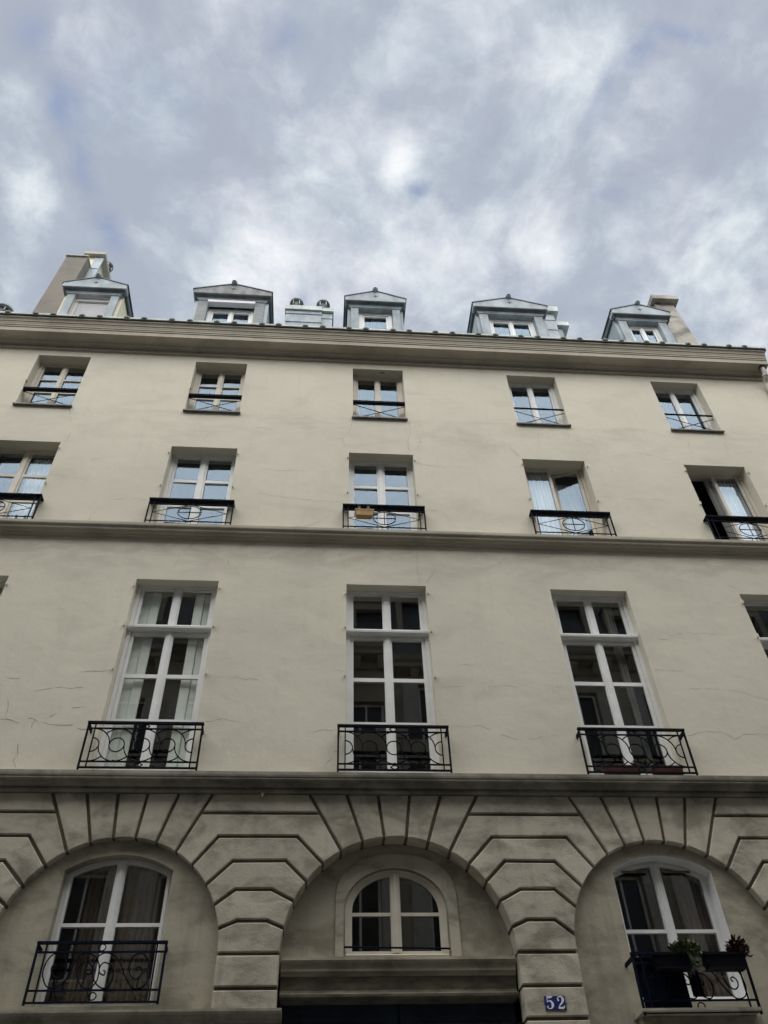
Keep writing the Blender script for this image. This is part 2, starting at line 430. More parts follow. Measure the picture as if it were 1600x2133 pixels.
CRACKS = [[(0.36,14.14),(0.25,13.94),(-0.05,13.9)],[(0.25,13.94),(0.33,13.6)],[(1.57,14.22),(1.52,13.91),(1.53,13.64)],[(1.77,14.03),(1.72,13.8),(1.64,13.58)],[(1.63,14.2),(1.98,14.12),(2.43,14.09),(2.71,13.98),(3.06,13.99),(3.2,14.09),(3.32,13.98),(3.55,13.98)],[(3.5,13.98),(3.65,13.59)],[(1.66,13.27),(2.13,13.2),(2.51,13.22)],[(-1.27,12.96),(-0.83,12.94),(-0.38,12.96)],[(-1.22,12.31),(-0.7,12.22),(-0.15,12.16),(0.26,12.15)],[(-0.62,11.51),(-0.38,11.5),(-0.11,11.67),(0.03,11.78)],[(0.22,10.92),(0.29,10.74),(0.32,10.54)],[(1.53,10.95),(1.51,10.58),(1.53,10.3)],[(1.65,10.31),(1.81,10.61),(1.75,10.7)],[(1.75,11.98),(1.95,12.02)],[(-4.32,13.05),(-4.11,13.12),(-3.95,13.18)],[(-4.84,12.61),(-4.52,12.56),(-4.25,12.49)],[(-3.74,12.03),(-3.33,12.07),(-3.14,12.04)],[(-4.01,11.46),(-4.01,11.64),(-3.94,11.72)],[(-2.2,11.06),(-2.26,10.91),(-2.36,10.87)],[(-2.4,10.84),(-2.39,10.66),(-2.45,10.5)],[(-2.31,13.98),(-2.37,13.69)],[(-4.92,13.44),(-4.86,13.73),(-4.87,13.83)],[(-1.6,10.76),(-1.56,10.51)],[(4.77,14.41),(4.77,14.21),(4.49,14.14),(4.33,14.19)],[(4.77,14.21),(5.04,14.09),(5.32,13.91)],[(4.16,14.38),(4.12,13.91)],[(5.54,13.7),(6.03,13.86),(6.4,13.75),(6.84,13.57)],[(7.25,14.33),(7.14,13.64)],[(8.0,14.29),(7.93,13.78)],[(8.27,14.0),(8.83,14.04)],[(5.72,11.82),(5.94,11.73),(5.99,11.45)],[(3.5,13.85),(3.68,13.57)],[(5.49,12.47),(6.24,12.48)],[(-3.98,8.14),(-3.84,8.16),(-3.7,8.19),(-3.34,8.2)],[(-4.45,8.35),(-4.23,8.34)],[(-4.31,7.68),(-4.23,7.69),(-4.06,7.64)],[(-4.3,7.99),(-4.25,7.79),(-4.24,7.69)],[(-3.95,7.7),(-3.85,7.68),(-3.73,7.64),(-3.53,7.61),(-3.34,7.61)],[(-3.85,7.68),(-3.87,7.56)],[(-3.74,7.69),(-3.6,7.78)],[(-3.44,8.46),(-3.21,8.48),(-3.01,8.51)],[(-3.41,7.87),(-3.23,7.9)],[(-3.97,7.31),(-3.94,7.17),(-3.97,7.08),(-3.9,6.98)],[(-1.62,8.42),(-1.37,8.42),(-0.93,8.38)],[(-1.58,7.69),(-1.34,7.74),(-1.11,7.69)],[(-3.26,7.56),(-3.13,7.55)],[(1.66,10.31),(1.72,10.42),(1.81,10.61)],[(-0.18,7.54),(-0.02,7.57),(0.23,7.6)],[(0.11,8.57),(0.31,8.55)],[(0.07,7.01),(0.18,7.22),(0.24,7.26)],[(1.86,7.67),(2.06,7.66),(2.23,7.69),(2.36,7.62)],[(2.03,8.69),(2.29,8.72)],[(2.5,7.55),(2.74,7.46)],[(2.42,8.33),(2.62,8.35),(2.87,8.32)],[(1.69,8.32),(2.07,8.32)],[(5.43,9.34),(5.79,9.4),(6.1,9.38),(6.33,9.4)],[(5.22,9.27),(5.44,9.22),(5.77,9.17)],[(5.47,8.36),(5.79,8.35),(6.02,8.34),(6.3,8.29),(6.61,8.18)],[(5.03,8.68),(5.47,8.67)],[(5.19,7.57),(5.51,7.64),(5.71,7.63),(5.86,7.52),(6.03,7.6),(6.39,7.6)],[(3.42,8.33),(3.56,8.37)],[(2.88,7.47),(3.08,7.52),(3.3,7.56)],[(6.79,10.44),(6.89,10.34)],[(0.44,14.55),(0.42,14.34),(0.36,14.15)],[(1.57,14.52),(1.57,14.22)],[(-1.47,14.17),(-1.28,14.2),(-1.09,14.1)],[(-5.06,14.62),(-5.02,14.39),(-4.93,14.12)]]

# ================================================================== GROUND
def structure(o): o['kind'] = 'structure'; return o
structure(MB().box(-300, 300, -300, 300, -1, -.02).build('ground', 'ground_dirt'))
structure(MB().box(-90, 90, -9.0, -2.4, -.5, 0).build('road', 'asphalt'))
structure(MB().box(-90, 90, -2.25, 0.5, -.5, .12).build('pavement', 'paving'))
structure(MB().box(-90, 90, -2.40, -2.25, -.5, .122).build('kerb', 'granite'))
structure(MB().box(-90, 90, -12.0, -9.15, -.5, .12).build('pavement', 'paving'))
structure(MB().box(-90, 90, -9.15, -9.0, -.5, .122).build('kerb', 'granite'))

# ================================================================== THE HOUSE
B = empty('apartment_building')
tag(B, 'pale plastered five bay apartment house with rusticated stone arches, zinc dormers and iron window rails', 'building')
XL, XR = -11.0, 9.70
COLS = [-5.585, -2.335, .985, 4.32, 7.53]
F4Z0, F4Z1, F4H = 14.63, 16.33, .536
F3Z0, F3Z1, F3H = 11.43, 13.525, .612
F2Z0, F2Z1, F2H = 6.93, 10.233, .642
def rect(x0, x1, z0, z1): return [(x0, z0), (x1, z0), (x1, z1), (x0, z1)]
holes = []
for c in COLS:
    holes += [rect(c-F4H, c+F4H, F4Z0, F4Z1), rect(c-F3H, c+F3H, F3Z0, F3Z1), rect(c-F2H, c+F2H, F2Z0, F2Z1)]
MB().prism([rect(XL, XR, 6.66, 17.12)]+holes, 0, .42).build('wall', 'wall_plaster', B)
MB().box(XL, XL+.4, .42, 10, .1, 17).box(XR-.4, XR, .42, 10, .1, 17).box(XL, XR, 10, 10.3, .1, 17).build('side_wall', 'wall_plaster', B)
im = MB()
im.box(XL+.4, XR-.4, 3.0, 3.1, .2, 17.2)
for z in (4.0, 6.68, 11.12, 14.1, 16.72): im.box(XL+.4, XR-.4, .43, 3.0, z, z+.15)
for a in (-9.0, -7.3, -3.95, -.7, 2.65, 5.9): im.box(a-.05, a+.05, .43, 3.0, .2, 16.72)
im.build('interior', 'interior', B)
MB().prof([(-.09, 17.2), (6, 21.2), (6, 21.0), (.42, 16.9)], XL, XR).prof([(6, 21.2), (10.5, 17.1), (10.3, 17.0), (6, 21.0)], XL, XR).build('roof', 'zinc', B)

# ---- plaster cracks
ck = MB(); rr = random.Random(3)
for ln in CRACKS:
    pts = []
    for (a, b), (c, d) in zip(ln[:-1], ln[1:]):
        L_ = math.hypot(c-a, d-b); k = max(2, int(L_/.07))
        for i in range(k):
            t = i/k; j = .016 if i else .004
            pts.append((a+(c-a)*t+rr.uniform(-j, j), b+(d-b)*t+rr.uniform(-j, j)))
    pts.append(ln[-1])
    big = 1.7 if (ln[0][1] < 8.6 and ln[0][0] < -2.9) else 1.
    for (a, b), (c, d) in zip(pts[:-1], pts[1:]):
        dx, dz = c-a, d-b; q = math.hypot(dx, dz) or 1
        wd = rr.uniform(.0005, .0030)*big; nx, nz = -dz/q*wd, dx/q*wd
        vs = [(a+nx, -.0015, b+nz), (a-nx, -.0015, b-nz), (c-nx, -.0015, d-nz), (c+nx, -.0015, d+nz)]
        ck.add(vs, [(0, 3, 2, 1)])
ck.build('plaster_crack', 'crack_dark', B, kind='stuff')

# ---- cornice, string courses, gutter
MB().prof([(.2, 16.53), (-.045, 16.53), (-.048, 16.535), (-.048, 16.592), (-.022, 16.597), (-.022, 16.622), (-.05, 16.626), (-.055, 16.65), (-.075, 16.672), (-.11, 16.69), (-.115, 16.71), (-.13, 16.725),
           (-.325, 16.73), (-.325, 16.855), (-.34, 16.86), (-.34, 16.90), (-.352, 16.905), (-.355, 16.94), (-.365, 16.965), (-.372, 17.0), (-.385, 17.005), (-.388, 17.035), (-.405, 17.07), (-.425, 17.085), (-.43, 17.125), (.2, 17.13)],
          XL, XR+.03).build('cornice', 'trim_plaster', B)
MB().prof([(-.1, 17.131), (-.44, 17.131), (-.44, 17.148), (-.1, 17.148)], XL, XR+.08).build('gutter_dark_strip', 'near_black', B)  # near-black strip between the crown moulding and the gutter lip
MB().prof([(-.1, 17.152), (-.462, 17.150), (-.470, 17.147), (-.470, 17.20), (-.43, 17.215), (-.1, 17.26)], XL, XR+.06).build('gutter', 'gutter_zinc', B)
jt = MB()
for x in (-8.9, -5.2, -3.05, -.62, .95, 1.02, 3.15, 4.55, 6.8, 8.9):
    jt.box(x, x+.005, -.3265, -.30, 16.735, 16.855).box(x+.21, x+.215, -.433, -.40, 17.088, 17.124).box(x+.21, x+.215, -.3925, -.36, 17.012, 17.034)
jt.build('cornice_joint', 'crack_dark', B, kind='stuff')
ro = MB().lathe([(.064, 0), (.064, .012), (.050, .026), (.044, .022), (.030, .034), (.012, .036)], (0, 0, 0), 'Z', 12)
for k in range(6):
    t = k*math.pi/3
    ro.box(.024, .050, -.006, .006, .02, .034).v[-8:] = [(x*math.cos(t)-y*math.sin(t), x*math.sin(t)+y*math.cos(t), z) for x, y, z in ro.v[-8:]]
a_ = R(62)
ro.xf(lambda x, y, z: (x, y*math.cos(a_)-z*math.sin(a_), y*math.sin(a_)+z*math.cos(a_)))
first = None; x = .352-.951*11
while x < XR-.2:
    for dx in (0, .366):
        if -9.5 < x+dx < XR-.2:
            lc = (x+dx+rr.uniform(-.01, .01), -.462, 17.195)
            if first is None:
                first = ro.build('rosette', 'rosette_lead', B); first.location = lc
            else:
                share(first, lc, B)
    x += .951
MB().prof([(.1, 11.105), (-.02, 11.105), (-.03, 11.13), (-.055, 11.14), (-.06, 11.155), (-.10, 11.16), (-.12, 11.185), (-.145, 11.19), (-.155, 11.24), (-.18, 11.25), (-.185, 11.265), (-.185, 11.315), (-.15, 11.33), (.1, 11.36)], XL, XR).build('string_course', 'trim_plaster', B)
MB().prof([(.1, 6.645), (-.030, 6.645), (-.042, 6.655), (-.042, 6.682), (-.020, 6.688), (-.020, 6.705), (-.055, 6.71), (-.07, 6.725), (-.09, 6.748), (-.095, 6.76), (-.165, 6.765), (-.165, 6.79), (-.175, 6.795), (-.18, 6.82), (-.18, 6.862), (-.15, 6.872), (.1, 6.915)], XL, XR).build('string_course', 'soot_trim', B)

# ================================================================== WINDOWS
def jit(): return rr.uniform(-.004, .004)
def pane(x0, x1, z0, z1, y, mat, par, fn=None):
    t1, t2 = jit(), jit()
    mb = MB()
    for yy in (0, .006):
        mb.v += [(x0, y+yy-t1, z0), (x1, y+yy+t1-t2, z0), (x1, y+yy+t1+t2, z1), (x0, y+yy-t1+2*t2, z1)]
    mb.f = [(0, 1, 2, 3), (7, 6, 5, 4), (0, 4, 5, 1), (1, 5, 6, 2), (2, 6, 7, 3), (3, 7, 4, 0)]
    if fn: mb.xf(fn)
    mb.build('pane', mat, par)
def sash(x0, x1, z0, z1, y, rows, st, par, paint, gl, fn=None, dep=.045, bot=.09):
    """casement: stiles, rails and glazing bars as one frame, each pane apart"""
    px0, px1 = x0+st, x1-st
    hs = [rect(px0, px1, a, b) for a, b in rows]
    mb = MB().prism([rect(x0, x1, z0, z1)]+hs, y, y+dep, .005)
    if fn: mb.xf(fn)
    mb.build('sash', paint, par)
    for a, b in rows: pane(px0-.004, px1+.004, a-.004, b+.004, y+dep*.55, gl, par, fn)
def hinge(x, z, par, mat='wall_plaster'):
    MB().box(x-.010, x+.010, -.042, .0, z-.02, z+.02).tube([(x, -.036, z-.03), (x, -.036, z+.045)], .010, 6).build('hinge', mat, par)

WIN = {}
# --- top floor
def win_top(i, c, paint, bars):
    W_ = empty('window', (0, 0, 0), B)
    h = .495; y = .215
    MB().prism([rect(c-F4H-.002, c+F4H+.002, F4Z0-.01, F4Z1+.01), rect(c-h+.03, c+h-.03, 14.80, 16.285)], y-.012, y+.08, .006).build('frame', paint, W_)
    rows = [(14.95, 16.245)] if not bars else [(15.795, 16.245), (15.36, 15.765), (14.95, 15.33)]
    for s in (-1, 1):
        x0, x1 = sorted((c+s*.012, c+s*(h-.03)))
        sash(x0, x1, 14.81, 16.285, y+.012, rows, .045, W_, paint, 'glass_sky')
    MB().box(c-.03, c+.03, y-.005, y+.012, 14.81, 16.283).build('meeting_stile', paint, W_)
    MB().prof([(.2, 14.575), (-.055, 14.575), (-.055, 14.60), (-.04, 14.628), (.2, 14.636)], c-.558, c+.558).build('sill', 'sill_metal', W_)
    if i == 0 or i == 1: hinge(c-F4H+.02, 15.35, W_, 'sill_metal')
    # iron cross rail in the reveal
    ra = empty('railing', (0, 0, 0), B)
    y = .05
    MB().box(c-F4H, c+F4H, y-(.035 if i < 3 else .016), y+.015, 15.17 if i < 3 else 15.20, 15.225).build('handrail', 'iron', ra)
    if i < 3: MB().box(c-F4H, c+F4H, y-.015, y+.01, 15.125, 15.143).build('rail', 'iron', ra)
    MB().box(c-F4H, c+F4H, y-.01, y+.01, 14.655, 14.672).build('rail', 'iron', ra)
    MB().tube([(c-F4H, y, 15.12), (c+F4H, y, 14.665)], .008).build('brace', 'iron', ra)
    MB().tube([(c+F4H, y+.017, 15.12), (c-F4H, y+.017, 14.665)], .008).build('brace', 'iron', ra)
for i, c in enumerate(COLS): win_top(i, c, 'cream_paint' if i < 3 else 'white_paint', i < 2)
MB().prism([[(1.02, 0), (1.10, -.03), (1.15, .0), (1.12, .025), (1.05, .03)]], 0, .004).xf(lambda x, y, z: (x, .07+z, F4Z1-.004-y)).build('plaster_chip', 'crack_dark', B)

# --- oval rail floor
def win_oval(i, c):
    W_ = empty('window', (0, 0, 0), B)
    y = .235; h = .612
    paint = 'white_paint' if i in (1, 2) else 'cream_paint'
    MB().prism([rect(c-F3H-.002, c+F3H+.002, F3Z0-.02, F3Z1+.01), rect(c-.565, c+.565, 11.5, 13.50)], y-.012, y+.09, .006).build('frame', paint, W_)
    rows = [(12.862, 13.462), (12.21, 12.808), (11.60, 12.155)] if i in (0, 1, 2) else [(11.66, 13.47)]
    for s in (-1, 1):
        x0, x1 = sorted((c+s*.015, c+s*.562))
        fn = None
        if i == 3 and s == 1:
            hx, hy, a = c+.562, y+.03, R(-17)
            fn = lambda X, Y, Z: (hx+(X-hx)*math.cos(a)-(Y-hy)*math.sin(a), hy+(X-hx)*math.sin(a)+(Y-hy)*math.cos(a), Z)
        if i == 4 and s == -1:
            hx2, hy2, a2 = c-.562, y+.03, R(97)
            fn = lambda X, Y, Z: (hx2+(X-hx2)*math.cos(a2)-(Y-hy2)*math.sin(a2), hy2+(X-hx2)*math.sin(a2)+(Y-hy2)*math.cos(a2), Z)
        sash(x0, x1, 11.505, 13.498, y+.012, rows, .055, W_, paint, 'glass_sky', fn)
    if i < 3: MB().box(c-.035, c+.035, y-.01, y+.012, 11.505, 13.496).build('meeting_stile', paint, W_)
    for s in (-1, 1):
        for z in (13.36, 12.42): hinge(c+s*(F3H+.022), z+rr.uniform(-.03, .03), W_)
    railing_oval(c)
def ell(cx, cz, rx, rz, y, n=36): return [(cx+rx*math.cos(2*math.pi*k/n), y, cz+rz*math.sin(2*math.pi*k/n)) for k in range(n)]
def railing_oval(c):
    ra = empty('railing', (0, 0, 0), B)
    y = -.125; h = .722; ip = .625
    MB().box(c-h, c+h, y-.03, y+.115, 11.925, 11.955).box(c-h, c-h+.03, y+.115, .0, 11.93, 11.95).box(c+h-.03, c+h, y+.115, .0, 11.93, 11.95).build('handrail', 'iron', ra)
    for x in (c-h+.012, c+h-.012): MB().box(x-.011, x+.011, y-.011, y+.011, 11.30, 11.925).build('post', 'iron', ra)
    for x in (c-ip, c+ip): MB().box(x-.008, x+.008, y-.008, y+.008, 11.30, 11.925).build('post', 'iron', ra)
    for z in (11.835, 11.425, 11.345): MB().box(c-h, c+h, y-.0075, y+.0075, z-.008, z+.008).build('rail', 'iron', ra)
    MB().tube([(c-ip, y, 11.625), (c, y, 11.83), (c+ip, y, 11.63), (c, y, 11.43)], .0075, 6, True).build('diamond', 'iron', ra)
    MB().tube(ell(c, 11.628, .195, .152, y-.012), .0078, 6, True).build('oval', 'iron', ra)
    MB().box(c-.195, c+.195, y-.018, y-.006, 11.622, 11.634).box(c-.006, c+.006, y-.0165, y-.0075, 11.476, 11.78).build('cross_bar', 'iron', ra)
    for z in (11.885, 11.385):
        MB().tube(ell(c, z, .046, .034, y, 18), .006, 6, True).build('ring', 'iron', ra)
for i, c in enumerate(COLS): win_oval(i, c)

# --- tall windows
def win_tall(i, c):
    W_ = empty('window', (0, 0, 0), B)
    c += .004; y = .175; P_ = 'white_paint'
    MB().prism([rect(c-F2H-.002, c+F2H+.002, F2Z0-.02, F2Z1+.01), rect(c-.585, c+.585, 9.43, 10.195), rect(c-.585, c+.585, 6.98, 9.33)], y-.012, y+.09, .006).build('frame', P_, W_)
    MB().prof([(y+.02, 9.335), (y-.06, 9.338), (y-.085, 9.355), (y-.09, 9.385), (y-.06, 9.41), (y-.03, 9.425), (y+.02, 9.43)], c-.64, c+.64).build('transom_bar', P_, W_)
    for s in (-1, 1):
        x0, x1 = sorted((c+s*.012, c+s*.582))
        sash(x0, x1, 9.433, 10.192, y+.012, [(9.478, 10.158)], .05, W_, P_, 'glass_street', dep=.04)
        sash(x0, x1, 6.99, 9.328, y+.012, [(8.565, 9.265), (7.823, 8.512), (7.085, 7.775)], .05, W_, P_, 'glass_street')
    MB().box(c-.05, c+.05, y-.008, y+.012, 6.99, 9.327).box(c-.018, c+.018, y-.02, y-.008, 6.99, 9.327).build('meeting_stile', P_, W_)
    MB().box(c-.04, c+.04, y-.005, y+.012, 9.434, 10.19).build('mullion', P_, W_)
    for s in (-1, 1):
        for z in (10.05, 9.33, 8.50):
            if not (i == 3): hinge(c+s*(F2H+.022), z+rr.uniform(-.04, .04), W_)
    if i == 1:
        for s in (-1, 1):
            for (a, b) in ((.27, .41), (.415, .565)):
                x0, x1 = sorted((c+s*a, c+s*b))
                MB().prism([rect(x0, x1, 7.0, 10.19)], .27+.02*(a > .4), .30, .008).prism([rect(x0+.025, x1-.025, 7.1, 7.55)], .264+.02*(a > .4), .28, .008).build('shutter_leaf', 'inner_shutter', W_)
    railing_rings(c)
def railing_rings(c):
    ra = empty('railing', (0, 0, 0), B)
    y = -.15; h = .752; ip = .655; zt, zb = 7.475, 6.995
    MB().box(c-h-.012, c+h+.012, y-.022, y+.022, 7.545, 7.575).box(c-h+.0, c-h+.022, y+.022, 0, 7.49, 7.545).box(c+h-.022, c+h, y+.022, 0, 7.49, 7.545).build('handrail', 'iron', ra)
    for x in (c-h+.004, c+h-.004): MB().box(x-.012, x+.012, y-.012, y+.012, 6.885, 7.545).build('post', 'iron', ra)
    for x in (c-ip, c+ip): MB().box(x-.008, x+.008, y-.008, y+.008, 6.91, 7.545).build('post', 'iron', ra)
    for z, q in ((zt, .009), (zb, .009), (6.912, .011)): MB().box(c-h, c+h, y-q, y+q, z-q, z+q).build('rail', 'iron', ra)
    sp = 2*ip/4; r_ = .098; mid = (zt+zb)/2; hh = (zt-zb)/2-.006; aa = sp-r_
    for k in range(5):
        cx = c-ip+k*sp
        a0, a1 = (0, 2*math.pi) if 0 < k < 4 else ((-math.pi/2, math.pi/2) if k == 0 else (math.pi/2, 3*math.pi/2))
        pts = [(cx+r_*math.cos(a0+(a1-a0)*q/24), y, mid+r_*1.02*math.sin(a0+(a1-a0)*q/24)) for q in range(25)]
        MB().tube(pts[:-1] if 0 < k < 4 else pts, .0082, 6, 0 < k < 4).build('ring', 'iron', ra)
        for top in (1, -1):
            # big arc: full quarter towards the next ring, half a quarter the other way
            th0 = 0 if (k < 4 if top == 1 else k > 0) else math.pi/2
            th1 = math.pi/2+(.82 if (k > 0 if top == 1 else k < 4) else 0)
            if th1-th0 < .1: continue
            pts = [(cx+top*aa*math.cos(th0+(th1-th0)*q/16), y, mid+top*hh*math.sin(th0+(th1-th0)*q/16)) for q in range(17)]
            MB().tube(pts, .0082, 6).build('scroll', 'iron', ra)
            if 0 < k < 4:
                MB().box(cx-.014, cx+.014, y-.012, y+.012, mid+top*hh-.006, mid+top*hh+.012).build('collar', 'iron', ra)
    for z in (7.512, 6.952):
        MB().tube(ell(c, z, .040, .027, y, 16), .0075, 6, True).build('ring', 'iron', ra)
        MB().box(c-.058, c-.040, y-.009, y+.009, z-.009, z+.009).box(c+.040, c+.058, y-.009, y+.009, z-.009, z+.009).build('collar', 'iron', ra)
for i, c in enumerate(COLS): win_tall(i, c)

# ================================================================== RUSTICATED GROUND STOREY
ARCH = [(-5.60, 4.795, 1.25, 's'), (-2.354, 4.797, 1.255, 's'), (.977, 4.734, 1.341, 'c'), (4.298, 4.793, 1.243, 's'), (7.56, 4.793, 1.243, 's')]
def on(a, dx):                      # height of the intrados at an offset from the arch centre
    return a[1]+math.sqrt(max(0, a[2]**2-dx*dx))
TYPE = {'c': dict(rt=[.208, .617, 1.10], ri=[.138, .405, .668], j1=.97, jb=[(1.225, 6.09), (1.35, 5.79), (1.495, 5.45), (1.525, 5.10)], ji=[.885, 1.078, 1.212, 1.312]),
        's': dict(rt=[.187, .580, 1.012], ri=[.132, .390, .640], j1=.905, jb=[(1.14, 6.09), (1.345, 5.785), (1.41, 5.45), (1.465, 5.10)], ji=[.850, 1.045, 1.165, 1.237])}
ZT = 6.66
JW = .0195
def stone(poly, depth=.24):
    p = inset(poly, JW)
    o = MB().prism([p], rr.uniform(-.003, .003), depth, .010).build('stone', 'soot_stone', B)
def side(a, sg):                    # joints on one side of an arch, from the top down
    T = TYPE[a[3]]; x = a[0]
    out = dict(top=(x+sg*T['rt'][2], ZT), ri=(x+sg*T['ri'][2], on(a, T['ri'][2])), j1=(x+sg*T['j1'], 6.39))
    t = (ZT-6.39)/(ZT-out['ri'][1]); out['j1'] = (out['top'][0]+(out['ri'][0]-out['top'][0])*t, 6.39)
    out['b'] = [(x+sg*q, z) for q, z in T['jb']]
    out['i'] = [(x+sg*q, on(a, q)) for q in T['ji']]
    out['sp'] = (x+sg*a[2], 4.75)
    return out
def arcpts(a, p, q, n=5):
    t0 = math.atan2(p[1]-a[1], p[0]-a[0]); t1 = math.atan2(q[1]-a[1], q[0]-a[0])
    return [(a[0]+a[2]*math.cos(t0+(t1-t0)*i/n), a[1]+a[2]*math.sin(t0+(t1-t0)*i/n)) for i in range(1, n)]
def dd(l):
    out = []
    for p in l:
        if not out or math.hypot(p[0]-out[-1][0], p[1]-out[-1][1]) > 1e-4: out.append(p)
    return out
LOWJ = [4.75, 4.402, 4.08, 3.74, 3.40, 3.06, 2.72, 2.38, 2.04, 1.70, 1.36, 1.02, .68, .34, .12]
def pier(A, C):
    L = side(A, 1) if A else None; Rr = side(C, -1) if C else None
    def lft(k): return L[k] if L else None
    xl, xr = XL, XR-.002
    def row(topL, topR, botL, botR, arcL=None, arcR=None):
        # topL: list from inner (arch) to outer
        pts = list(topL)+list(topR)[::-1]+(arcR or [])+list(botR)+list(botL)[::-1]+(arcL or [])[::-1]
        stone(dd(pts))
    def end(z, x): return [(x, z)]
    lv = [ZT, 6.39, 6.09, 5.787, 5.45, 5.10, 4.75]
    def tl(S, k, x):                # joint k of one side, arch end first
        if S is None: return [(x, lv[k])]
        if k == 0: return [S['top']]
        if k == 1: return [S['j1']]
        if k == 6: return [S['sp']]
        return [S['i'][k-2], S['b'][k-2]]
    for k in range(6):
        def mid(S, a):
            if S is None: return []
            if k == 0: return []
            if k == 1: return [S['ri']]+arcpts(a, S['ri'], S['i'][0])
            if k < 5: return arcpts(a, S['i'][k-2], S['i'][k-1])
            if a[1] < 4.75: return arcpts(a, S['i'][3], (S['sp'][0], 4.75))
            return arcpts(a, S['i'][3], (S['sp'][0], a[1]))+[(S['sp'][0], a[1])]
        row(tl(L, k, xl), tl(Rr, k, xr), tl(L, k+1, xl), tl(Rr, k+1, xr), mid(L, A), mid(Rr, C))
    x0 = A[0]+A[2] if A else xl; x1 = C[0]-C[2] if C else xr
    for a, b in zip(LOWJ[:-1], LOWJ[1:]): stone(rect(x0, x1, b, a))
for A, C in zip([None]+ARCH, ARCH+[None]): pier(A, C)
for a in ARCH:                      # the five voussoirs over each arch
    T = TYPE[a[3]]
    tops = [-T['rt'][2], -T['rt'][1], -T['rt'][0], T['rt'][0], T['rt'][1], T['rt'][2]]
    ins = [-T['ri'][2], -T['ri'][1], -T['ri'][0], T['ri'][0], T['ri'][1], T['ri'][2]]
    for k in range(5):
        p0, p1 = (a[0]+ins[k], on(a, ins[k])), (a[0]+ins[k+1], on(a, ins[k+1]))
        stone(dd([(a[0]+tops[k], ZT), p0]+arcpts(a, p0, p1, 6)+[p1, (a[0]+tops[k+1], ZT)]))
# recessed bed behind the joints
def archhole(a, r, z0=.12, n=28): return [(a[0]-r, z0), (a[0]+r, z0)]+arc(a[0], a[1], r, 0, math.pi, n)
MB().prism([rect(XL, XR-.004, .0, 6.68)]+[archhole(a, a[2]+.034) for a in ARCH], .036, .24).build('joint_bed', 'joint_dirt_shade', B)

# ---- tympanum walls and arched windows
def segtop(c, h, spring, rise, n=14):
    r = (h*h+rise*rise)/(2*rise); cz = spring+rise-r; a = math.asin(h/r)
    return [(c+r*math.sin(a-2*a*i/n), cz+r*math.cos(a-2*a*i/n)) for i in range(n+1)]
def segwin(c, h, z0, spring, rise): return [(c-h, z0), (c+h, z0)]+segtop(c, h, spring, rise)
def cut(poly, x0, x1, z0, z1):      # clip an outline to a rectangle
    def clip(pl, ins, inter):
        out = []
        for i in range(len(pl)):
            p, q = pl[i-1], pl[i]
            if ins(q):
                if not ins(p): out.append(inter(p, q))
                out.append(q)
            elif ins(p): out.append(inter(p, q))
        return out
    def ix(v): return lambda p, q: (v, p[1]+(q[1]-p[1])*(v-p[0])/(q[0]-p[0]))
    def iz(v): return lambda p, q: (p[0]+(q[0]-p[0])*(v-p[1])/(q[1]-p[1]), v)
    for ins, it in ((lambda p: p[0] >= x0, ix(x0)), (lambda p: p[0] <= x1, ix(x1)), (lambda p: p[1] >= z0, iz(z0)), (lambda p: p[1] <= z1, iz(z1))):
        poly = clip(poly, ins, it)
    return dd(poly)
def glasspoly(poly, y, par, mat='glass_street'):
    MB().prism([poly], y, y+.006).build('pane', mat, par)
def win_arched(a, c, z0, muntin, mat):
    bottom = .12
    op = segwin(c, .638, z0, 5.715, .185)
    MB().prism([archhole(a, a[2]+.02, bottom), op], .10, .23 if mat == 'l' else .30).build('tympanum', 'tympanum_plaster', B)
    W_ = empty('window', (0, 0, 0), B)
    y = .225 if mat == 'l' else .285
    if mat == 'r':
        MB().prism([segwin(c, .6375, z0+.001, 5.7145, .1848), segwin(c, .6345, z0+.004, 5.7125, .1835)], .102, .30).build('reveal_trim', 'white_paint', W_)
    MB().prism([segwin(c, .66, z0-.04, 5.72, .19), segwin(c, .585, z0+.075, 5.70, .165)], y+.01, y+.09, .006).build('frame', 'white_paint', W_)
    glz = segwin(c, .562, 4.345, 5.70, .142)
    for s in (-1, 1):
        x0, x1 = sorted((c+s*.010, c+s*.62))
        outer = cut(segwin(c, .600, z0+.06, 5.70, .172), x0, x1, 0, 9)
        gx0, gx1 = sorted((c+s*.056, c+s*.562))
        rows = [(muntin+.016, 9), (4.345, muntin-.016)]
        pp = [cut(glz, gx0, gx1, q0, q1) for q0, q1 in rows]
        MB().prism([outer]+pp, y, y+.055, .004).build('sash', 'white_paint', W_)
        for p in pp: glasspoly(inset(p, -.006), y+.03, W_)
    MB().box(c-.045, c+.045, y-.02, y, z0+.06, 5.862).box(c-.016, c+.016, y-.032, y-.02, z0+.06, 5.862).build('meeting_stile', 'white_paint', W_)
    return W_
for a, c, z0, mu, mt_ in ((ARCH[0], -5.60, 4.27, 5.12, 'l'), (ARCH[1], -2.357, 4.27, 5.135, 'l'), (ARCH[3], 4.325, 4.27, 5.06, 'r'), (ARCH[4], 7.58, 4.27, 5.06, 'r')):
    win_arched(a, c, z0, mu, mt_)
for k, dx in ((3, -.28), (3, .28)):   # trickle vents at the head of the right window
    MB().prism([[(4.325+dx-.17, 5.80-abs(dx)*.16), (4.325+dx+.17, 5.80-abs(dx)*.16), (4.325+dx+.17, 5.83-abs(dx)*.16), (4.325+dx-.17, 5.83-abs(dx)*.16)]], .278, .285).build('trickle_vent', 'lintel_dark', B)

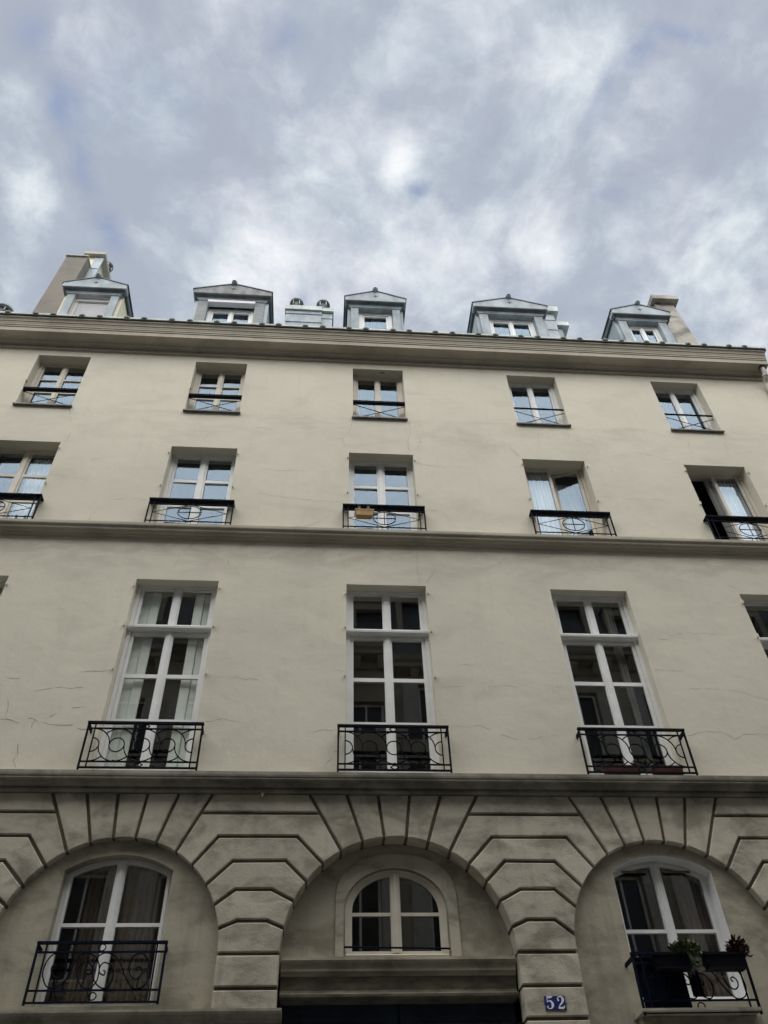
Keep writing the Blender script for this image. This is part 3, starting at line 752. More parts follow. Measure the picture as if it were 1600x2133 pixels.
# ---- carriage door bay
a = ARCH[2]
def elltop(c, h, spring, rise, n=22, e=1.0): return [(c+h*math.copysign(abs(math.cos(math.pi*i/n))**e, math.cos(math.pi*i/n)), spring+rise*abs(math.sin(math.pi*i/n))**e) for i in range(n+1)]
def ellwin(c, h, z0, spring, rise, e=1.): return [(c-h, z0), (c+h, z0)]+elltop(c, h, spring, rise, 22, e)
cc = .972
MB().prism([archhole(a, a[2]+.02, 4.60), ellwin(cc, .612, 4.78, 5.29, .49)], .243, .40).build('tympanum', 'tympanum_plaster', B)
MB().prism([ellwin(.985, .742, 4.775, 5.42, .55, .86), ellwin(cc, .635, 4.774, 5.29, .51)], .222, .245, .006).build('window_surround', 'soot_stone', B)
W_ = empty('window', (0, 0, 0), B)
MB().prism([ellwin(cc, .62, 4.785, 5.29, .495), ellwin(cc, .565, 4.83, 5.30, .455)], .285, .37, .008).prism([ellwin(cc, .636, 4.786, 5.29, .508), ellwin(cc, .60, 4.80, 5.29, .478)], .262, .285, .006).build('frame', 'cream_paint', W_)
gz = ellwin(cc, .53, 4.855, 5.30, .425)
for s in (-1, 1):
    x0, x1 = sorted((cc+s*.010, cc+s*.62)); g0, g1 = sorted((cc+s*.06, cc+s*.53))
    pp = [cut(gz, g0, g1, 5.285, 9), cut(gz, g0, g1, 4.855, 5.255)]
    MB().prism([cut(ellwin(cc, .572, 4.825, 5.30, .462), x0, x1, 0, 9)]+pp, .30, .345, .004).build('sash', 'cream_paint', W_)
    for p in pp: glasspoly(inset(p, -.006), .325, W_)
MB().box(cc-.05, cc+.05, .275, .30, 4.83, 5.755).box(cc-.018, cc+.018, .262, .275, 4.83, 5.755).build('meeting_stile', 'cream_paint', W_)
MB().prof([(.40, 4.77), (.215, 4.77), (.205, 4.79), (.215, 4.80), (.40, 4.83)], cc-.60, cc+.60).build('sill', 'cream_paint', W_)
MB().tube([(cc-.62, .23, 4.885), (cc+.62, .225, 4.862)], .011, 8).build('guard_bar', 'iron', B)
x0, x1 = a[0]-a[2]+.002, a[0]+a[2]-.002
MB().prof([(.42, 4.56), (.17, 4.56), (.165, 4.60), (.135, 4.605), (.13, 4.68), (.10, 4.69), (.085, 4.705), (.085, 4.735), (.42, 4.775)], x0, x1).build('lintel', 'tympanum_plaster', B)
MB().prof([(.42, 4.40), (.20, 4.40), (.215, 4.43), (.20, 4.50), (.185, 4.555), (.42, 4.558)], x0, x1).prof([(.42, 4.335), (.15, 4.335), (.125, 4.345), (.12, 4.37), (.15, 4.385), (.19, 4.398), (.42, 4.399)], x0, x1).build('lintel_moulding', 'lintel_dark', B)
D_ = empty('carriage_door', (0, 0, 0), B)
for s in (-1, 1):
    q0, q1 = sorted((a[0]+s*.004, a[0]+s*1.335)); m0, m1 = (-.25, .84) if s < 0 else (1.17, 2.22)
    hs = [rect(m0, m1, 3.0, 4.25), rect(m0, m1, 1.5, 2.8), rect(m0, m1, .35, 1.3)]
    MB().prism([rect(q0, q1, .12, 4.40)]+hs, .40, .46, .012).build('door_leaf', 'door_paint', D_)
    for h_ in hs:
        MB().prism([inset(h_, -.01)], .435, .455).prism([inset(h_, .08)], .42, .436, .012).build('door_panel', 'door_paint', D_)
# ---- shop ledges under the side bays
MB().prof([(.1, 4.02), (-.03, 4.02), (-.035, 4.06), (-.06, 4.065), (-.07, 4.10), (-.105, 4.13), (-.115, 4.155), (-.115, 4.178), (.1, 4.20)], -4.25, -.322).build('shop_cornice', 'soot_trim', B)
MB().box(-4.2, -.36, -.02, .098, 3.45, 4.018).build('shop_fascia', 'lintel_dark', B)
MB().prof([(.24, 4.07), (-.20, 4.075), (-.205, 4.09), (-.205, 4.115), (.24, 4.15)], 3.56, 4.90).build('stone_sill', 'soot_stone', B)
MB().box(3.60, 4.95, -.06, .098, 3.95, 4.068).build('sill_block', 'tympanum_plaster', B)
# ---- scrolled rails of the arched windows
SCL = [(-.441, 4.623), (-.488, 4.624), (-.494, 4.587), (-.464, 4.531), (-.401, 4.505), (-.348, 4.546), (-.344, 4.634), (-.394, 4.732), (-.486, 4.752), (-.555, 4.684), (-.576, 4.555), (-.516, 4.437), (-.441, 4.408), (-.363, 4.436), (-.299, 4.522), (-.275, 4.633), (-.227, 4.723), (-.146, 4.75), (-.05, 4.713), (.006, 4.632), (.02, 4.535), (.007, 4.456), (-.057, 4.399), (-.14, 4.426), (-.198, 4.513), (-.207, 4.601), (-.159, 4.657), (-.096, 4.644), (-.054, 4.592), (-.064, 4.544), (-.102, 4.544), (-.123, 4.573), (-.099, 4.584)]
SCR = [(.067, 4.575), (.088, 4.555), (.077, 4.527), (.029, 4.551), (.02, 4.607), (.059, 4.651), (.135, 4.623), (.176, 4.55), (.175, 4.471), (.13, 4.40), (.049, 4.417), (-.03, 4.504), (-.051, 4.616), (-.023, 4.708), (.056, 4.749), (.159, 4.717), (.248, 4.622), (.315, 4.501), (.412, 4.398), (.513, 4.41), (.558, 4.491), (.548, 4.62), (.492, 4.718), (.417, 4.742), (.351, 4.70), (.333, 4.605), (.369, 4.517), (.43, 4.485), (.478, 4.524), (.478, 4.58), (.442, 4.608), (.414, 4.589), (.433, 4.559)]
def railing_scroll(c, dz, y, h, mat):
    ra = empty('railing', (0, 0, 0), B)
    MB().box(c-h-.01, c+h+.01, y-.02, y+.02, 4.845+dz, 4.872+dz).box(c-h, c-h+.02, y+.02, .099, 4.80+dz, 4.842+dz).box(c+h-.02, c+h, y+.02, .099, 4.80+dz, 4.842+dz).build('handrail', mat, ra)
    for x in (c-h+.004, c+h-.004): MB().box(x-.012, x+.012, y-.012, y+.012, 4.245+dz, 4.845+dz).build('post', mat, ra)
    for x in (c-h+.10, c+h-.10): MB().box(x-.008, x+.008, y-.008, y+.008, 4.27+dz, 4.845+dz).build('post', mat, ra)
    for z in (4.762, 4.383, 4.268): MB().box(c-h, c+h, y-.009, y+.009, z-.009+dz, z+.009+dz).build('rail', mat, ra)
    for pl in (SCL, SCR):
        MB().tube([(c+p.x, y-(.012 if pl is SCR else 0), p.y+dz) for p in smoothline(pl, 4)], .0075, 6).build('scroll', mat, ra)
    for z in (4.808, 4.325):
        MB().tube(ell(c, z+dz, .040, .036, y, 18), .007, 6, True).build('ring', mat, ra)
railing_scroll(-2.34, 0, -.04, .70, 'iron_blue')
railing_scroll(4.245, -.195, -.19, .655, 'iron_blue')
railing_scroll(-5.58, 0, -.04, .70, 'iron_blue')
railing_scroll(7.52, -.195, -.19, .655, 'iron_blue')
# iron hook under the string course
MB().box(-.735, -.69, -.07, 0, 6.60, 6.625).tube([(-.712, -.06, 6.60), (-.712, -.075, 6.56), (-.712, -.10, 6.56), (-.712, -.105, 6.60)], .010, 6).build('hook', 'soot_trim', B)

# ================================================================== DORMERS
def dormer(c, hp, ho, hi, kind):
    Dm = empty('dormer', (0, 0, 0), B)
    zi = 16.9
    MB().prism([rect(c-ho-.075, c+ho+.075, zi, 19.12), rect(c-hi, c+hi, 17.3, 18.99)], .14, .24).box(c-ho-.075, c-ho-.03, .24, 2.4, zi, 19.12).box(c+ho+.03, c+ho+.075, .24, 2.4, zi, 19.12).build('cheek', 'zinc' if kind != 'shutter' else 'cream_render', Dm)
    for s in (-1, 1):
        x0, x1 = sorted((c+s*hi, c+s*ho))
        MB().prism([rect(x0, x1, zi, 18.995)], .075, .139, .006).build('pilaster', 'slate_courses' if kind == 'slate' else 'zinc', Dm)
        if kind == 'slate':
            x0, x1 = sorted((c+s*(ho+.002), c+s*(ho+.085)))
            MB().box(x0, x1, .10, .138, zi, 18.99).build('corner_strip', 'zinc', Dm)
    h1 = ho+.02
    k = (hp-h1)
    MB().box(c-h1, c+h1, .055, .139, 18.997, 19.035).box(c-h1-k*.25, c+h1+k*.25, .045, .14, 19.036, 19.062).build('architrave', 'zinc', Dm)
    MB().prof([(.14, 19.063), (.04, 19.063), (.035, 19.085), (.015, 19.092), (.008, 19.115), (-.03, 19.123), (-.035, 19.138), (.14, 19.14)], c-hp+.03, c+hp-.03).build('entablature', 'zinc_dark', Dm)  # layered shade below the pediment is painted in with darker zinc
    MB().prism([[(c-hp, 19.142), (c+hp, 19.142), (c+hp, 19.29), (c, 19.595), (c-hp, 19.29)]], -.045, .16, .004).build('pediment', 'old_lead' if kind == 'slate' else 'zinc', Dm)
    rf = MB()
    for s in (-1, 1):
        q = [(c, 19.60), (c+s*(hp+.025), 19.285), (c+s*(hp+.025), 19.315), (c, 19.63)]
        if s > 0: q = q[::-1]
        rf.prism([q], -.06, 3.0)
    for s in (-1, 1):
        x0, x1 = sorted((c+s*(hp-.005), c+s*(hp-.045)))
        rf.box(x0, x1, .17, 3.0, 19.13, 19.28)
    rf.build('dormer_roof', 'zinc_dark', Dm)
    MB().lathe([(.035, -.125), (.055, -.12), (.066, -.10), (.068, 3.0)], (c, 0, 19.625), 'Y', 12).build('ridge_roll', 'zinc', Dm, True)
    vz = 19.36 if hp < .8 else 19.38
    MB().box(c-.055, c+.055, -.049, -.042, vz-.011, vz+.011).box(c-.013, c+.013, -.0505, -.0435, vz-.05, vz+.035).build('vent_cross', 'near_black', Dm)
    y = .20
    P_ = 'white_paint'
    if kind == 'shutter':
        MB().prism([rect(c-hi+.0, c+hi-.0, 17.2, 19.0), rect(c-hi+.06, c+hi-.06, 17.2, 18.86)], y, y+.05, .005).build('frame', 'shutter_grey', Dm)
        sl = MB(); z = 17.25
        sls = None
        while z < 18.82:
            if sls is None:
                sls = MB().prof([(y+.045, 0), (y+.015, .004), (y+.010, .018), (y+.015, .036), (y+.045, .040)], c-hi+.061, c+hi-.061).build('slat', 'shutter_grey', Dm); sls.location = (0, 0, z)
            else: share(sls, (0, 0, z), Dm)
            z += .0415
        MB().box(c-hi+.01, c+hi-.01, y-.03, y, 18.87, 18.985).build('shutter_box', 'shutter_grey', Dm)
        return
    top = 18.985
    if kind == 'slate':
        MB().prof([(.139, 18.83), (.02, 18.86), (.02, 18.955), (.139, 18.97)], c-hi-.005, c+hi+.005).build('shutter_box', 'shutter_grey', Dm)
        top = 18.84
    st = .075 if kind != 'single' else .085
    MB().prism([rect(c-hi, c+hi, 17.2, top), rect(c-hi+st, c+hi-st, 17.3, top-st)], y, y+.08, .008).build('frame', P_, Dm)
    if kind == 'single':
        g = [(c-hi+st+.005, c+hi-st-.005)]
    else:
        g = [(c-hi+st+.003, c-.006), (c+.006, c+hi-st-.003)]
    for g0, g1 in g:
        sash(g0, g1, 17.31, top-st-.004, y+.02, [(17.5, top-st-.055)], .05, Dm, P_, 'glass_dormer')
    if kind != 'single':
        MB().box(c-.03, c+.03, y+.002, y+.02, 17.32, top-st-.006).build('meeting_stile', P_, Dm)
dormer(-5.605, .735, .59, .405, 'shutter')
dormer(-2.40, .915, .775, .545, 'slate')
dormer(.993, .727, .585, .405, 'single')
dormer(4.275, .912, .775, .565, 'double')
dormer(7.535, .735, .60, .405, 'double2')

# ================================================================== CHIMNEYS, VENTS
def frustum(x0, x1, y0, y1, z0, z1, lean): # lean: shift of the top in x
    mb = MB().box(x0, x1, y0, y1, z0, z1)
    mb.v = [(x+(lean if z == z1 else 0), y, z) for x, y, z in mb.v]
    return mb
ch = empty('chimney', (0, 0, 0), B)
frustum(-7.47, -6.905, 1.0, 1.32, 17.0, 22.55, .2).build('front_shaft', 'chimney_render', ch)
MB().box(-7.29, -6.69, .96, 1.34, 22.552, 22.60).build('flaunching', 'grey_render', ch)
frustum(-7.10, -6.78, 1.34, 3.2, 17.0, 23.2, .2).build('rear_shaft', 'cream_render', ch)
frustum(-6.90, -6.655, 1.305, 1.338, 17.0, 23.12, .2).build('flashing', 'zinc', ch)
for z in (20.5, 21.4, 22.5):
    MB().box(-6.86+(z-17)*.033, -6.66+(z-17)*.033, 1.296, 1.304, z, z+.02).build('seam', 'zinc_dark', ch)
MB().box(-7.00, -6.42, 1.22, 3.3, 23.203, 23.32).build('cap', 'grey_render', ch)
def cowl(x, y, z, r, par, up=0.):
    mb = MB().lathe([(r*.75, -up), (r*.75, .16)], (x, y, z), 'Z', 12)
    mb.build('flue', 'zinc_dark', par)
    mb = MB().lathe([(r*1.12, .16), (r*1.1, .19), (r*.95, .27), (r*.65, .34), (r*.2, .375), (.01, .38)], (x, y, z), 'Z', 14)
    mb.build('cowl', 'old_lead', par, True)
    mb = MB()
    for k in range(6):
        t = k*math.pi/3
        mb.box(x+r*.95*math.cos(t)-.012, x+r*.95*math.cos(t)+.012, y+r*.95*math.sin(t)-.012, y+r*.95*math.sin(t)+.012, z-.02, z+.17)
    mb.build('strut', 'zinc', par)
cowl(-6.52, 1.75, 23.32, .16, ch); cowl(-6.40, 2.5, 23.32, .17, ch)

ch = empty('chimney', (0, 0, 0), B)
MB().box(-1.19, -.305, .8, 1.5, 17.0, 19.94).build('shaft', 'zinc', ch)
MB().box(-.303, -.035, .83, 1.5, 17.0, 19.94).build('side_shaft', 'zinc', ch)
for z in (18.95, 19.42, 19.80):
    MB().prof([(.80, z), (.782, z), (.79, z+.32), (.80, z+.32)], -1.20, -.300).build('zinc_sheet', 'zinc', ch)
for z in (19.1, 19.68):
    MB().prof([(.83, z), (.815, z), (.822, z+.25), (.83, z+.25)], -.298, -.030).build('zinc_sheet', 'zinc', ch)
MB().box(-1.225, -.295, .74, 1.56, 19.945, 20.12).build('cap', 'gutter_zinc', ch)
MB().box(-.293, .0, .76, 1.56, 19.945, 20.09).build('cap', 'gutter_zinc', ch)
cowl(-.955, .9, 20.27, .16, ch, .15); cowl(-.275, .9, 20.25, .16, ch, .16)

ch = empty('chimney', (0, 0, 0), B)
frustum(5.25, 5.80, 1.0, 1.5, 17.0, 20.75, .02).build('shaft', 'zinc', ch)
for z in (19.35, 19.95, 20.42): MB().prof([(1.0, z), (.985, z), (.99, z+.4 if z < 20.4 else z+.32), (1.0, z+.4 if z < 20.4 else z+.32)], 5.24, 5.83).build('zinc_sheet', 'zinc', ch)
MB().box(5.2, 5.96, .9, 1.6, 20.753, 20.98).build('cap', 'gutter_zinc', ch)
MB().box(5.83, 6.02, 1.15, 1.6, 17.0, 20.3).build('side_shaft', 'zinc', ch)
MB().box(5.80, 6.20, 1.05, 1.7, 20.303, 20.48).build('cap', 'gutter_zinc', ch)

ch = empty('chimney', (0, 0, 0), B)
frustum(8.99, 9.52, .9, 2.6, 17.0, 21.42, -.24).build('shaft', 'grey_render', ch)
MB().box(8.66, 9.40, .74, 2.75, 21.423, 21.60).build('cap', 'grey_render', ch)

# neighbour's flue just showing over the gutter at the left
ch = empty('chimney', (0, 0, 0), B)
MB().box(-8.8, -7.9, .9, 1.5, 17.0, 19.45).build('shaft', 'grey_render', ch)
cowl(-8.12, 1.1, 19.56, .22, ch, .12)

# ---- downpipe at the right end
dp = empty('downpipe', (0, 0, 0), B)
MB().lathe([(.075, 0), (.075, .03)], (9.60, -.23, 16.70), 'Z', 12).build('outlet', 'near_black', dp)
MB().tube(smoothline([(9.60, -.23, 16.71), (9.60, -.225, 16.54), (9.60, -.17, 16.42), (9.60, -.09, 16.32), (9.60, -.07, 16.17), (9.60, -.07, 15.9)], 5)+[Vector((9.60, -.07, .3))], .052, 10).build('pipe', 'pipe_paint', dp, True)
for z in (16.44, 15.7, 13.6, 11.6):
    MB().lathe([(.064, 0), (.064, .05)], (9.60, -.07 if z < 16.2 else -.19, z), 'Z', 12).build('collar', 'pipe_paint', dp)

# ================================================================== CURTAINS (hang inside the windows)
def curtain(x0, x1, z0, z1, y, mat, label, folds=9, amp=.014, flare=0.):
    n = folds*6; vs = []; fs = []
    for j in range(7):
        t = j/6
        for i in range(n+1):
            u = i/n; x = x0+(x1-x0)*u + flare*(1-t)*(u-.5)
            yy = y+amp*(math.sin(u*folds*2*math.pi+.4*math.sin(7*u))+.4*math.sin(u*folds*4.3+t*1.1))
            vs.append((x, yy, z0+(z1-z0)*t))
    for j in range(6):
        for i in range(n):
            a = j*(n+1)+i; fs.append((a, a+1, a+n+2, a+n+1))
    nv = len(vs); vs += [(x, yy+.004, z) for x, yy, z in vs]; fs += [tuple(q+nv for q in f[::-1]) for f in fs]
    mb = MB(); mb.v = vs; mb.f = fs
    o = mb.build('curtain', mat, None, True, at=((x0+x1)/2, y, z0))
    tag(o, label, 'curtain', 'curtains behind the street windows')
c = COLS[0]
curtain(c+.06, c+.56, 11.5, 13.46, .40, 'sheer_white', 'sheer white curtain behind the oval railed window cut by the left edge', 7)
c = COLS[3]
curtain(c-.57, c-.02, 11.5, 13.49, .36, 'sheer_white', 'sheer pleated curtain behind the closed left pane of the window whose right pane stands ajar', 10)
curtain(c+.05, c+.58, 11.5, 13.49, .62, 'sheer_white', 'sheer curtain behind the pane that stands ajar', 8)
c = COLS[4]
curtain(c+.06, c+.56, 11.5, 13.46, .38, 'sheer_white', 'sheer white curtain beside the dark open half of the window at the right edge', 7)
curtain(c-.12, c+.02, 11.5, 13.46, .34, 'grey_cloth', 'narrow grey beige drape at the middle of the half open window on the right', 2, .03)
c = COLS[3]
curtain(c+.30, c+.47, 7.0, 10.18, .36, 'grey_cloth', 'narrow gathered curtain in the tall window over the terracotta troughs', 3, .03, -.12)
c = -2.357
curtain(c-.40, c-.06, 4.35, 5.86, .42, 'brown_cloth', 'brown curtain in left half of the lower left arched window', 6, .03)
curtain(c+.06, c+.56, 4.35, 5.86, .42, 'brown_cloth', 'brown curtain filling right half of the lower left arched window', 8, .03)
c = 4.325
curtain(c+.26, c+.57, 4.35, 5.84, .42, 'brown_cloth', 'brown curtain in the arched window behind the navy window boxes', 5, .03)

# ================================================================== SMALL THINGS
# enamel house number
pl = empty('house_number_plate', (2.675, -.004, 4.225)); tag(pl, 'blue enamel plate with white number 52 on the stone pier right of the carriage door', 'house number')
def plx(mb, name, mat):
    if name.startswith('digit'): mb.xf(lambda x, y, z: (x*1.10, y, z*1.13))
    return mb.build(name, mat, pl)
px = MB().prism([rect(-.117, .117, -.068, .068)], -.012, 0, .003); plx(px, 'plate', 'plate_blue')
def stroke(pts, y0=-.0145, y1=-.0118):  # list of (x, z, half width): a pen stroke with swelling
    L_, R_ = [], []
    for i, (x, z, wd) in enumerate(pts):
        p0 = pts[max(0, i-1)]; p1 = pts[min(len(pts)-1, i+1)]
        dx, dz = p1[0]-p0[0], p1[1]-p0[1]; q = math.hypot(dx, dz) or 1
        L_.append((x-dz/q*wd, z+dx/q*wd)); R_.append((x+dz/q*wd, z-dx/q*wd))
    mb = MB()
    for i in range(len(pts)-1):
        mb.prism([[R_[i], R_[i+1], L_[i+1], L_[i]]], y0, y1)
    return mb
def pen(ctrl, k=6):
    pts = [Vector(p) for p in ctrl]
    return [tuple(p) for p in smoothline(pts, k)]
five = MB()
for s_ in (stroke([(-.082, .052, .007), (-.060, .048, .009), (-.038, .050, .008), (-.024, .056, .003)]),
           stroke([(-.080, .052, .0035), (-.081, .03, .0035), (-.082, .006, .0035)]),
           stroke(pen([(-.082, .006, .003), (-.066, .016, .004), (-.044, .013, .008), (-.030, -.012, .0125), (-.038, -.038, .009), (-.058, -.051, .004), (-.078, -.046, .0045), (-.085, -.036, .006)])),
           stroke([(-.090, -.034, .004), (-.083, -.032, .009), (-.076, -.034, .004)])): five.add(s_.v, s_.f)
plx(five, 'digit_five', 'plate_white')
two = MB()
for s_ in (stroke(pen([(.028, .026, .008), (.030, .042, .005), (.052, .054, .004), (.074, .044, .010), (.080, .026, .012), (.066, .000, .009), (.042, -.022, .005), (.026, -.044, .003)])),
           stroke([(.022, -.046, .006), (.045, -.044, .009), (.070, -.046, .009), (.084, -.040, .006), (.089, -.022, .003)]),
           stroke([(.024, .020, .006), (.034, .022, .009), (.042, .024, .004)])): two.add(s_.v, s_.f)
plx(two, 'digit_two', 'plate_white')
MB().lathe([(.006, -.006), (.006, 0)], (-.123, -.0, .0), 'Y', 8).lathe([(.006, -.006), (.006, 0)], (.123, 0, .0), 'Y', 8).build('screw', 'rust', pl)

# tan hanging planter on the oval rail
tp = empty('hanging_planter', (.635, -.20, 11.585)); tag(tp, 'tan clay planter hung by two dark hooks on the rail of the middle window', 'planter')
def bucket(mb, w0, w1, d0, d1, h, th=.012):
    o = [(-w0, -d0, 0), (w0, -d0, 0), (w0, d0, 0), (-w0, d0, 0), (-w1, -d1, h), (w1, -d1, h), (w1, d1, h), (-w1, d1, h)]
    i = [(-w1+th, -d1+th, h), (w1-th, -d1+th, h), (w1-th, d1-th, h), (-w1+th, d1-th, h), (-w0+th, -d0+th, .02), (w0-th, -d0+th, .02), (w0-th, d0-th, .02), (-w0+th, d0-th, .02)]
    return mb.add(o+i, [(0, 3, 2, 1), (0, 1, 5, 4), (1, 2, 6, 5), (2, 3, 7, 6), (3, 0, 4, 7), (4, 5, 9, 8), (5, 6, 10, 9), (6, 7, 11, 10), (7, 4, 8, 11), (8, 9, 13, 12), (9, 10, 14, 13), (10, 11, 15, 14), (11, 8, 12, 15), (12, 13, 14, 15)])
bucket(MB(), .135, .160, .055, .068, .125).build('pot', 'tan_clay', tp)
MB().box(-.165, .165, -.073, .073, .112, .130).build('rim', 'tan_clay', tp)
for x in (-.085, .075):
    hk = MB().box(x-.024, x+.024, .055, .067, .10, .345).box(x-.024, x+.024, .067, .12, .333, .345).build('hook', 'hook_brown', tp)
    MB().box(x-.027, x+.027, .045, .125, .346, .354).build('hook_cap', 'tan_clay', hk)

def foliage(n, spread, size, up, mat, par, seed, name='foliage'):
    q = random.Random(seed); mb = MB()
    for _ in range(n):
        t = q.uniform(0, 2*math.pi); rr_ = math.sqrt(q.random())
        p = Vector((spread[0]*rr_*math.cos(t), spread[1]*rr_*math.sin(t), up*(q.random()**.8)*(1-.45*rr_)))
        d = Vector((math.cos(t)*(.4+rr_), math.sin(t)*(.4+rr_), q.uniform(.1, 1.1))).normalized()
        s = d.cross(Vector((q.uniform(-1, 1), q.uniform(-1, 1), 1))).normalized(); n_ = d.cross(s)
        L_ = size*q.uniform(.6, 1.25); w_ = L_*q.uniform(.28, .42)
        mb.add([p, p+d*L_*.5+s*w_+n_*w_*.3, p+d*L_, p+d*L_*.5-s*w_+n_*w_*.3, p+d*L_*.5-n_*w_*.35],
               [(0, 1, 4), (1, 2, 4), (2, 3, 4), (3, 0, 4), (0, 3, 2, 1)])
    o = mb.build(name, mat, par); o['kind'] = 'stuff'
    return o
# navy window boxes on the right scrolled rail
ZB = 4.478
def window_box(x, wd, label):
    o = empty('window_box', (x, -.29, ZB)); tag(o, label, 'planter', 'navy window boxes on the arched window rail')
    bucket(MB(), wd-.03, wd, .055, .075, .128, .01).build('trough', 'planter_navy', o)
    MB().prism([rect(-wd-.008, wd+.008, 0, .022)], -.083, -.066).prism([rect(-wd-.008, wd+.008, 0, .022)], .066, .083).box(-wd-.008, -wd+.008, -.07, .07, 0, .022).box(wd-.008, wd+.008, -.07, .07, 0, .022).xf(lambda X, Y, Z: (X, Y, Z+.118)).build('rim', 'planter_navy', o)
    MB().box(-wd+.015, wd-.015, -.058, .058, .105, .112).build('soil', 'joint_dirt_shade', o)
    MB().box(-wd+.02, wd-.02, -.075, .075, -.018, -.002).build('drip_tray', 'planter_navy', o)
    return o
window_box(3.995, .207, 'navy window box holding the green trailing succulent')
window_box(4.60, .238, 'navy window box with the dark red leaved plant at its right end')
sp_ = empty('succulent', (4.17, -.30, ZB+.11)); tag(sp_, 'green succulent with a trailing stem spilling over the navy window box', 'plant')
foliage(420, (.15, .08), .055, .19, 'leaf_green', sp_, 5)
stm = MB()
for k in range(16):
    t = k/16*2*math.pi; stm.tube([(0.01*math.cos(t), .01*math.sin(t), 0), (.07*math.cos(t), .04*math.sin(t), .08), (.12*math.cos(t), .07*math.sin(t), .10+.06*rr.random())], .005, 5)
stm.build('stem', 'stem', sp_)
ts = [(.0, -.06, .05), (.0, -.105, .0), (.01, -.115, -.06), (.04, -.118, -.11), (.075, -.12, -.12), (.10, -.12, -.09), (.105, -.12, -.05)]
tr_ = MB(); sl_ = [Vector(p) for p in ts]; sl_ = smoothline(sl_, 5)
tr_.tube(sl_, .013, 6); q = random.Random(8)
for p in sl_:
    for _ in range(5):
        d = Vector((q.uniform(-1, 1), q.uniform(-1, 1), q.uniform(-1, 1))).normalized(); s = d.cross(Vector((0, 0, 1))).normalized()
        tr_.add([p, p+d*.014+s*.008, p+d*.03, p+d*.014-s*.008], [(0, 1, 2, 3), (3, 2, 1, 0)])
tr_.build('trailing_stem', 'leaf_green', sp_)
rp = empty('red_leaved_plant', (4.80, -.29, ZB+.11)); tag(rp, 'dark red leaved plant at the right end of the right window box', 'plant')
foliage(260, (.10, .07), .055, .22, 'leaf_red', rp, 11)
stm = MB()
for k in range(7):
    t = k*.9; stm.tube([(0, 0, 0), (.03*math.cos(t), .02*math.sin(t), .10), (.07*math.cos(t), .04*math.sin(t), .17)], .006, 5)
stm.build('stem', 'stem', rp)
# navy cloth screen behind the same rail
scr = MB(); n_ = 16
for yy in (0, .005):
    for j in range(2):
        for i in range(n_+1):
            scr.v.append((3.625+.53*i/n_, -.165+yy+.006*math.sin(i*1.3), 4.11+.52*j))
k_ = n_+1
for i in range(n_):
    scr.f += [(i, i+1, k_+i+1, k_+i), (2*k_+i, 3*k_+i, 3*k_+i+1, 2*k_+i+1)]
tag(scr.build('cloth_screen', 'navy_cloth', None, at=(3.89, -.165, 4.11)), 'dark navy cloth screen behind the left half of the lower right rail', 'screen')
# terracotta troughs behind the tall right rail
for x, wd, lb, sd in ((4.09, .245, 'left dark terracotta trough behind the ringed rail of the tall right window', 21), (4.72, .205, 'right dark terracotta trough behind the ringed rail of the tall right window', 22)):
    o = empty('trough', (x, -.045, 6.915)); tag(o, lb, 'planter', 'terracotta troughs on the tall window sill')
    bucket(MB(), wd-.02, wd, .055, .07, .125, .01).build('pot', 'terracotta', o)
    MB().box(-wd+.02, wd-.02, -.05, .05, .10, .11).build('soil', 'joint_dirt_shade', o)
pp_ = empty('small_plant', (4.42, -.05, 7.02)); tag(pp_, 'sparse small plant growing between the two terracotta troughs', 'plant')
foliage(70, (.16, .05), .05, .16, 'leaf_dark', pp_, 31)
MB().tube([(0, 0, -.1), (.02, 0, .02), (.06, 0, .10)], .005, 5).tube([(0, 0, -.1), (-.03, 0, .02), (-.08, 0, .08)], .005, 5).build('stem', 'stem', pp_)
# low plants along the sill under the tan planter
pp_ = empty('sill_plants', (.66, -.06, 11.36)); tag(pp_, 'row of tiny dark plants on the ledge below the tan planter', 'plant')
foliage(150, (.17, .03), .035, .07, 'leaf_dark', pp_, 41)
MB().tube([(-.15, 0, .0), (0, .01, .02), (.15, 0, .0)], .006, 5).build('stem', 'stem', pp_)
# two little bottles on the ledge at the left edge
for x, lb in ((-5.17, 'left small dark bottle on the ledge at the left edge window'), (-5.03, 'right small dark bottle on the ledge at the left edge window')):
    o = empty('bottle', (x, -.06, 11.352)); tag(o, lb, 'bottle', 'small bottles on the ledge')
    MB().lathe([(.026, 0), (.028, .01), (.028, .08), (.012, .11), (.011, .14)], (0, 0, 0), 'Z', 10).build('glass_body', 'hook_brown', o, True)
    MB().lathe([(.013, .14), (.013, .16)], (0, 0, 0), 'Z', 10).build('stopper', 'rust', o)

# ================================================================== THE OTHER SIDE OF THE STREET (facing house seen mirrored in the panes)
OY = -11.7
O = empty('facing_building', (0, OY, 0)); tag(O, 'stone house across the street mirrored in the tall window panes, with bracketed cornice', 'building')
def ob(mb, name, mat, par=O): return mb.xf(lambda x, y, z: (-x, -y, z)).build(name, mat, par)   # built facing -y, turned to face the street
OX = 21.6
ocols = [-20.4+2.4*k for k in range(18)]
oh = []
for c in ocols:
    for z0, z1 in ((1.0, 3.4), (4.6, 7.0), (8.0, 10.6), (11.4, 13.8), (14.4, 16.2)):
        oh.append(rect(c-.55, c+.55, z0, z1))
ob(MB().prism([rect(-OX, OX, .12, 17.0)]+oh, 0, .4), 'wall', 'far_stone')
ob(MB().box(-OX, OX, 1.4, 12, .12, 17.0), 'core', 'interior')
ob(MB().prof([(.1, 16.9), (-.06, 16.9), (-.08, 17.15), (-.55, 17.2), (-.55, 17.35), (-.65, 17.4), (-.70, 17.55), (.1, 17.6)], -OX, OX), 'cornice', 'far_stone')
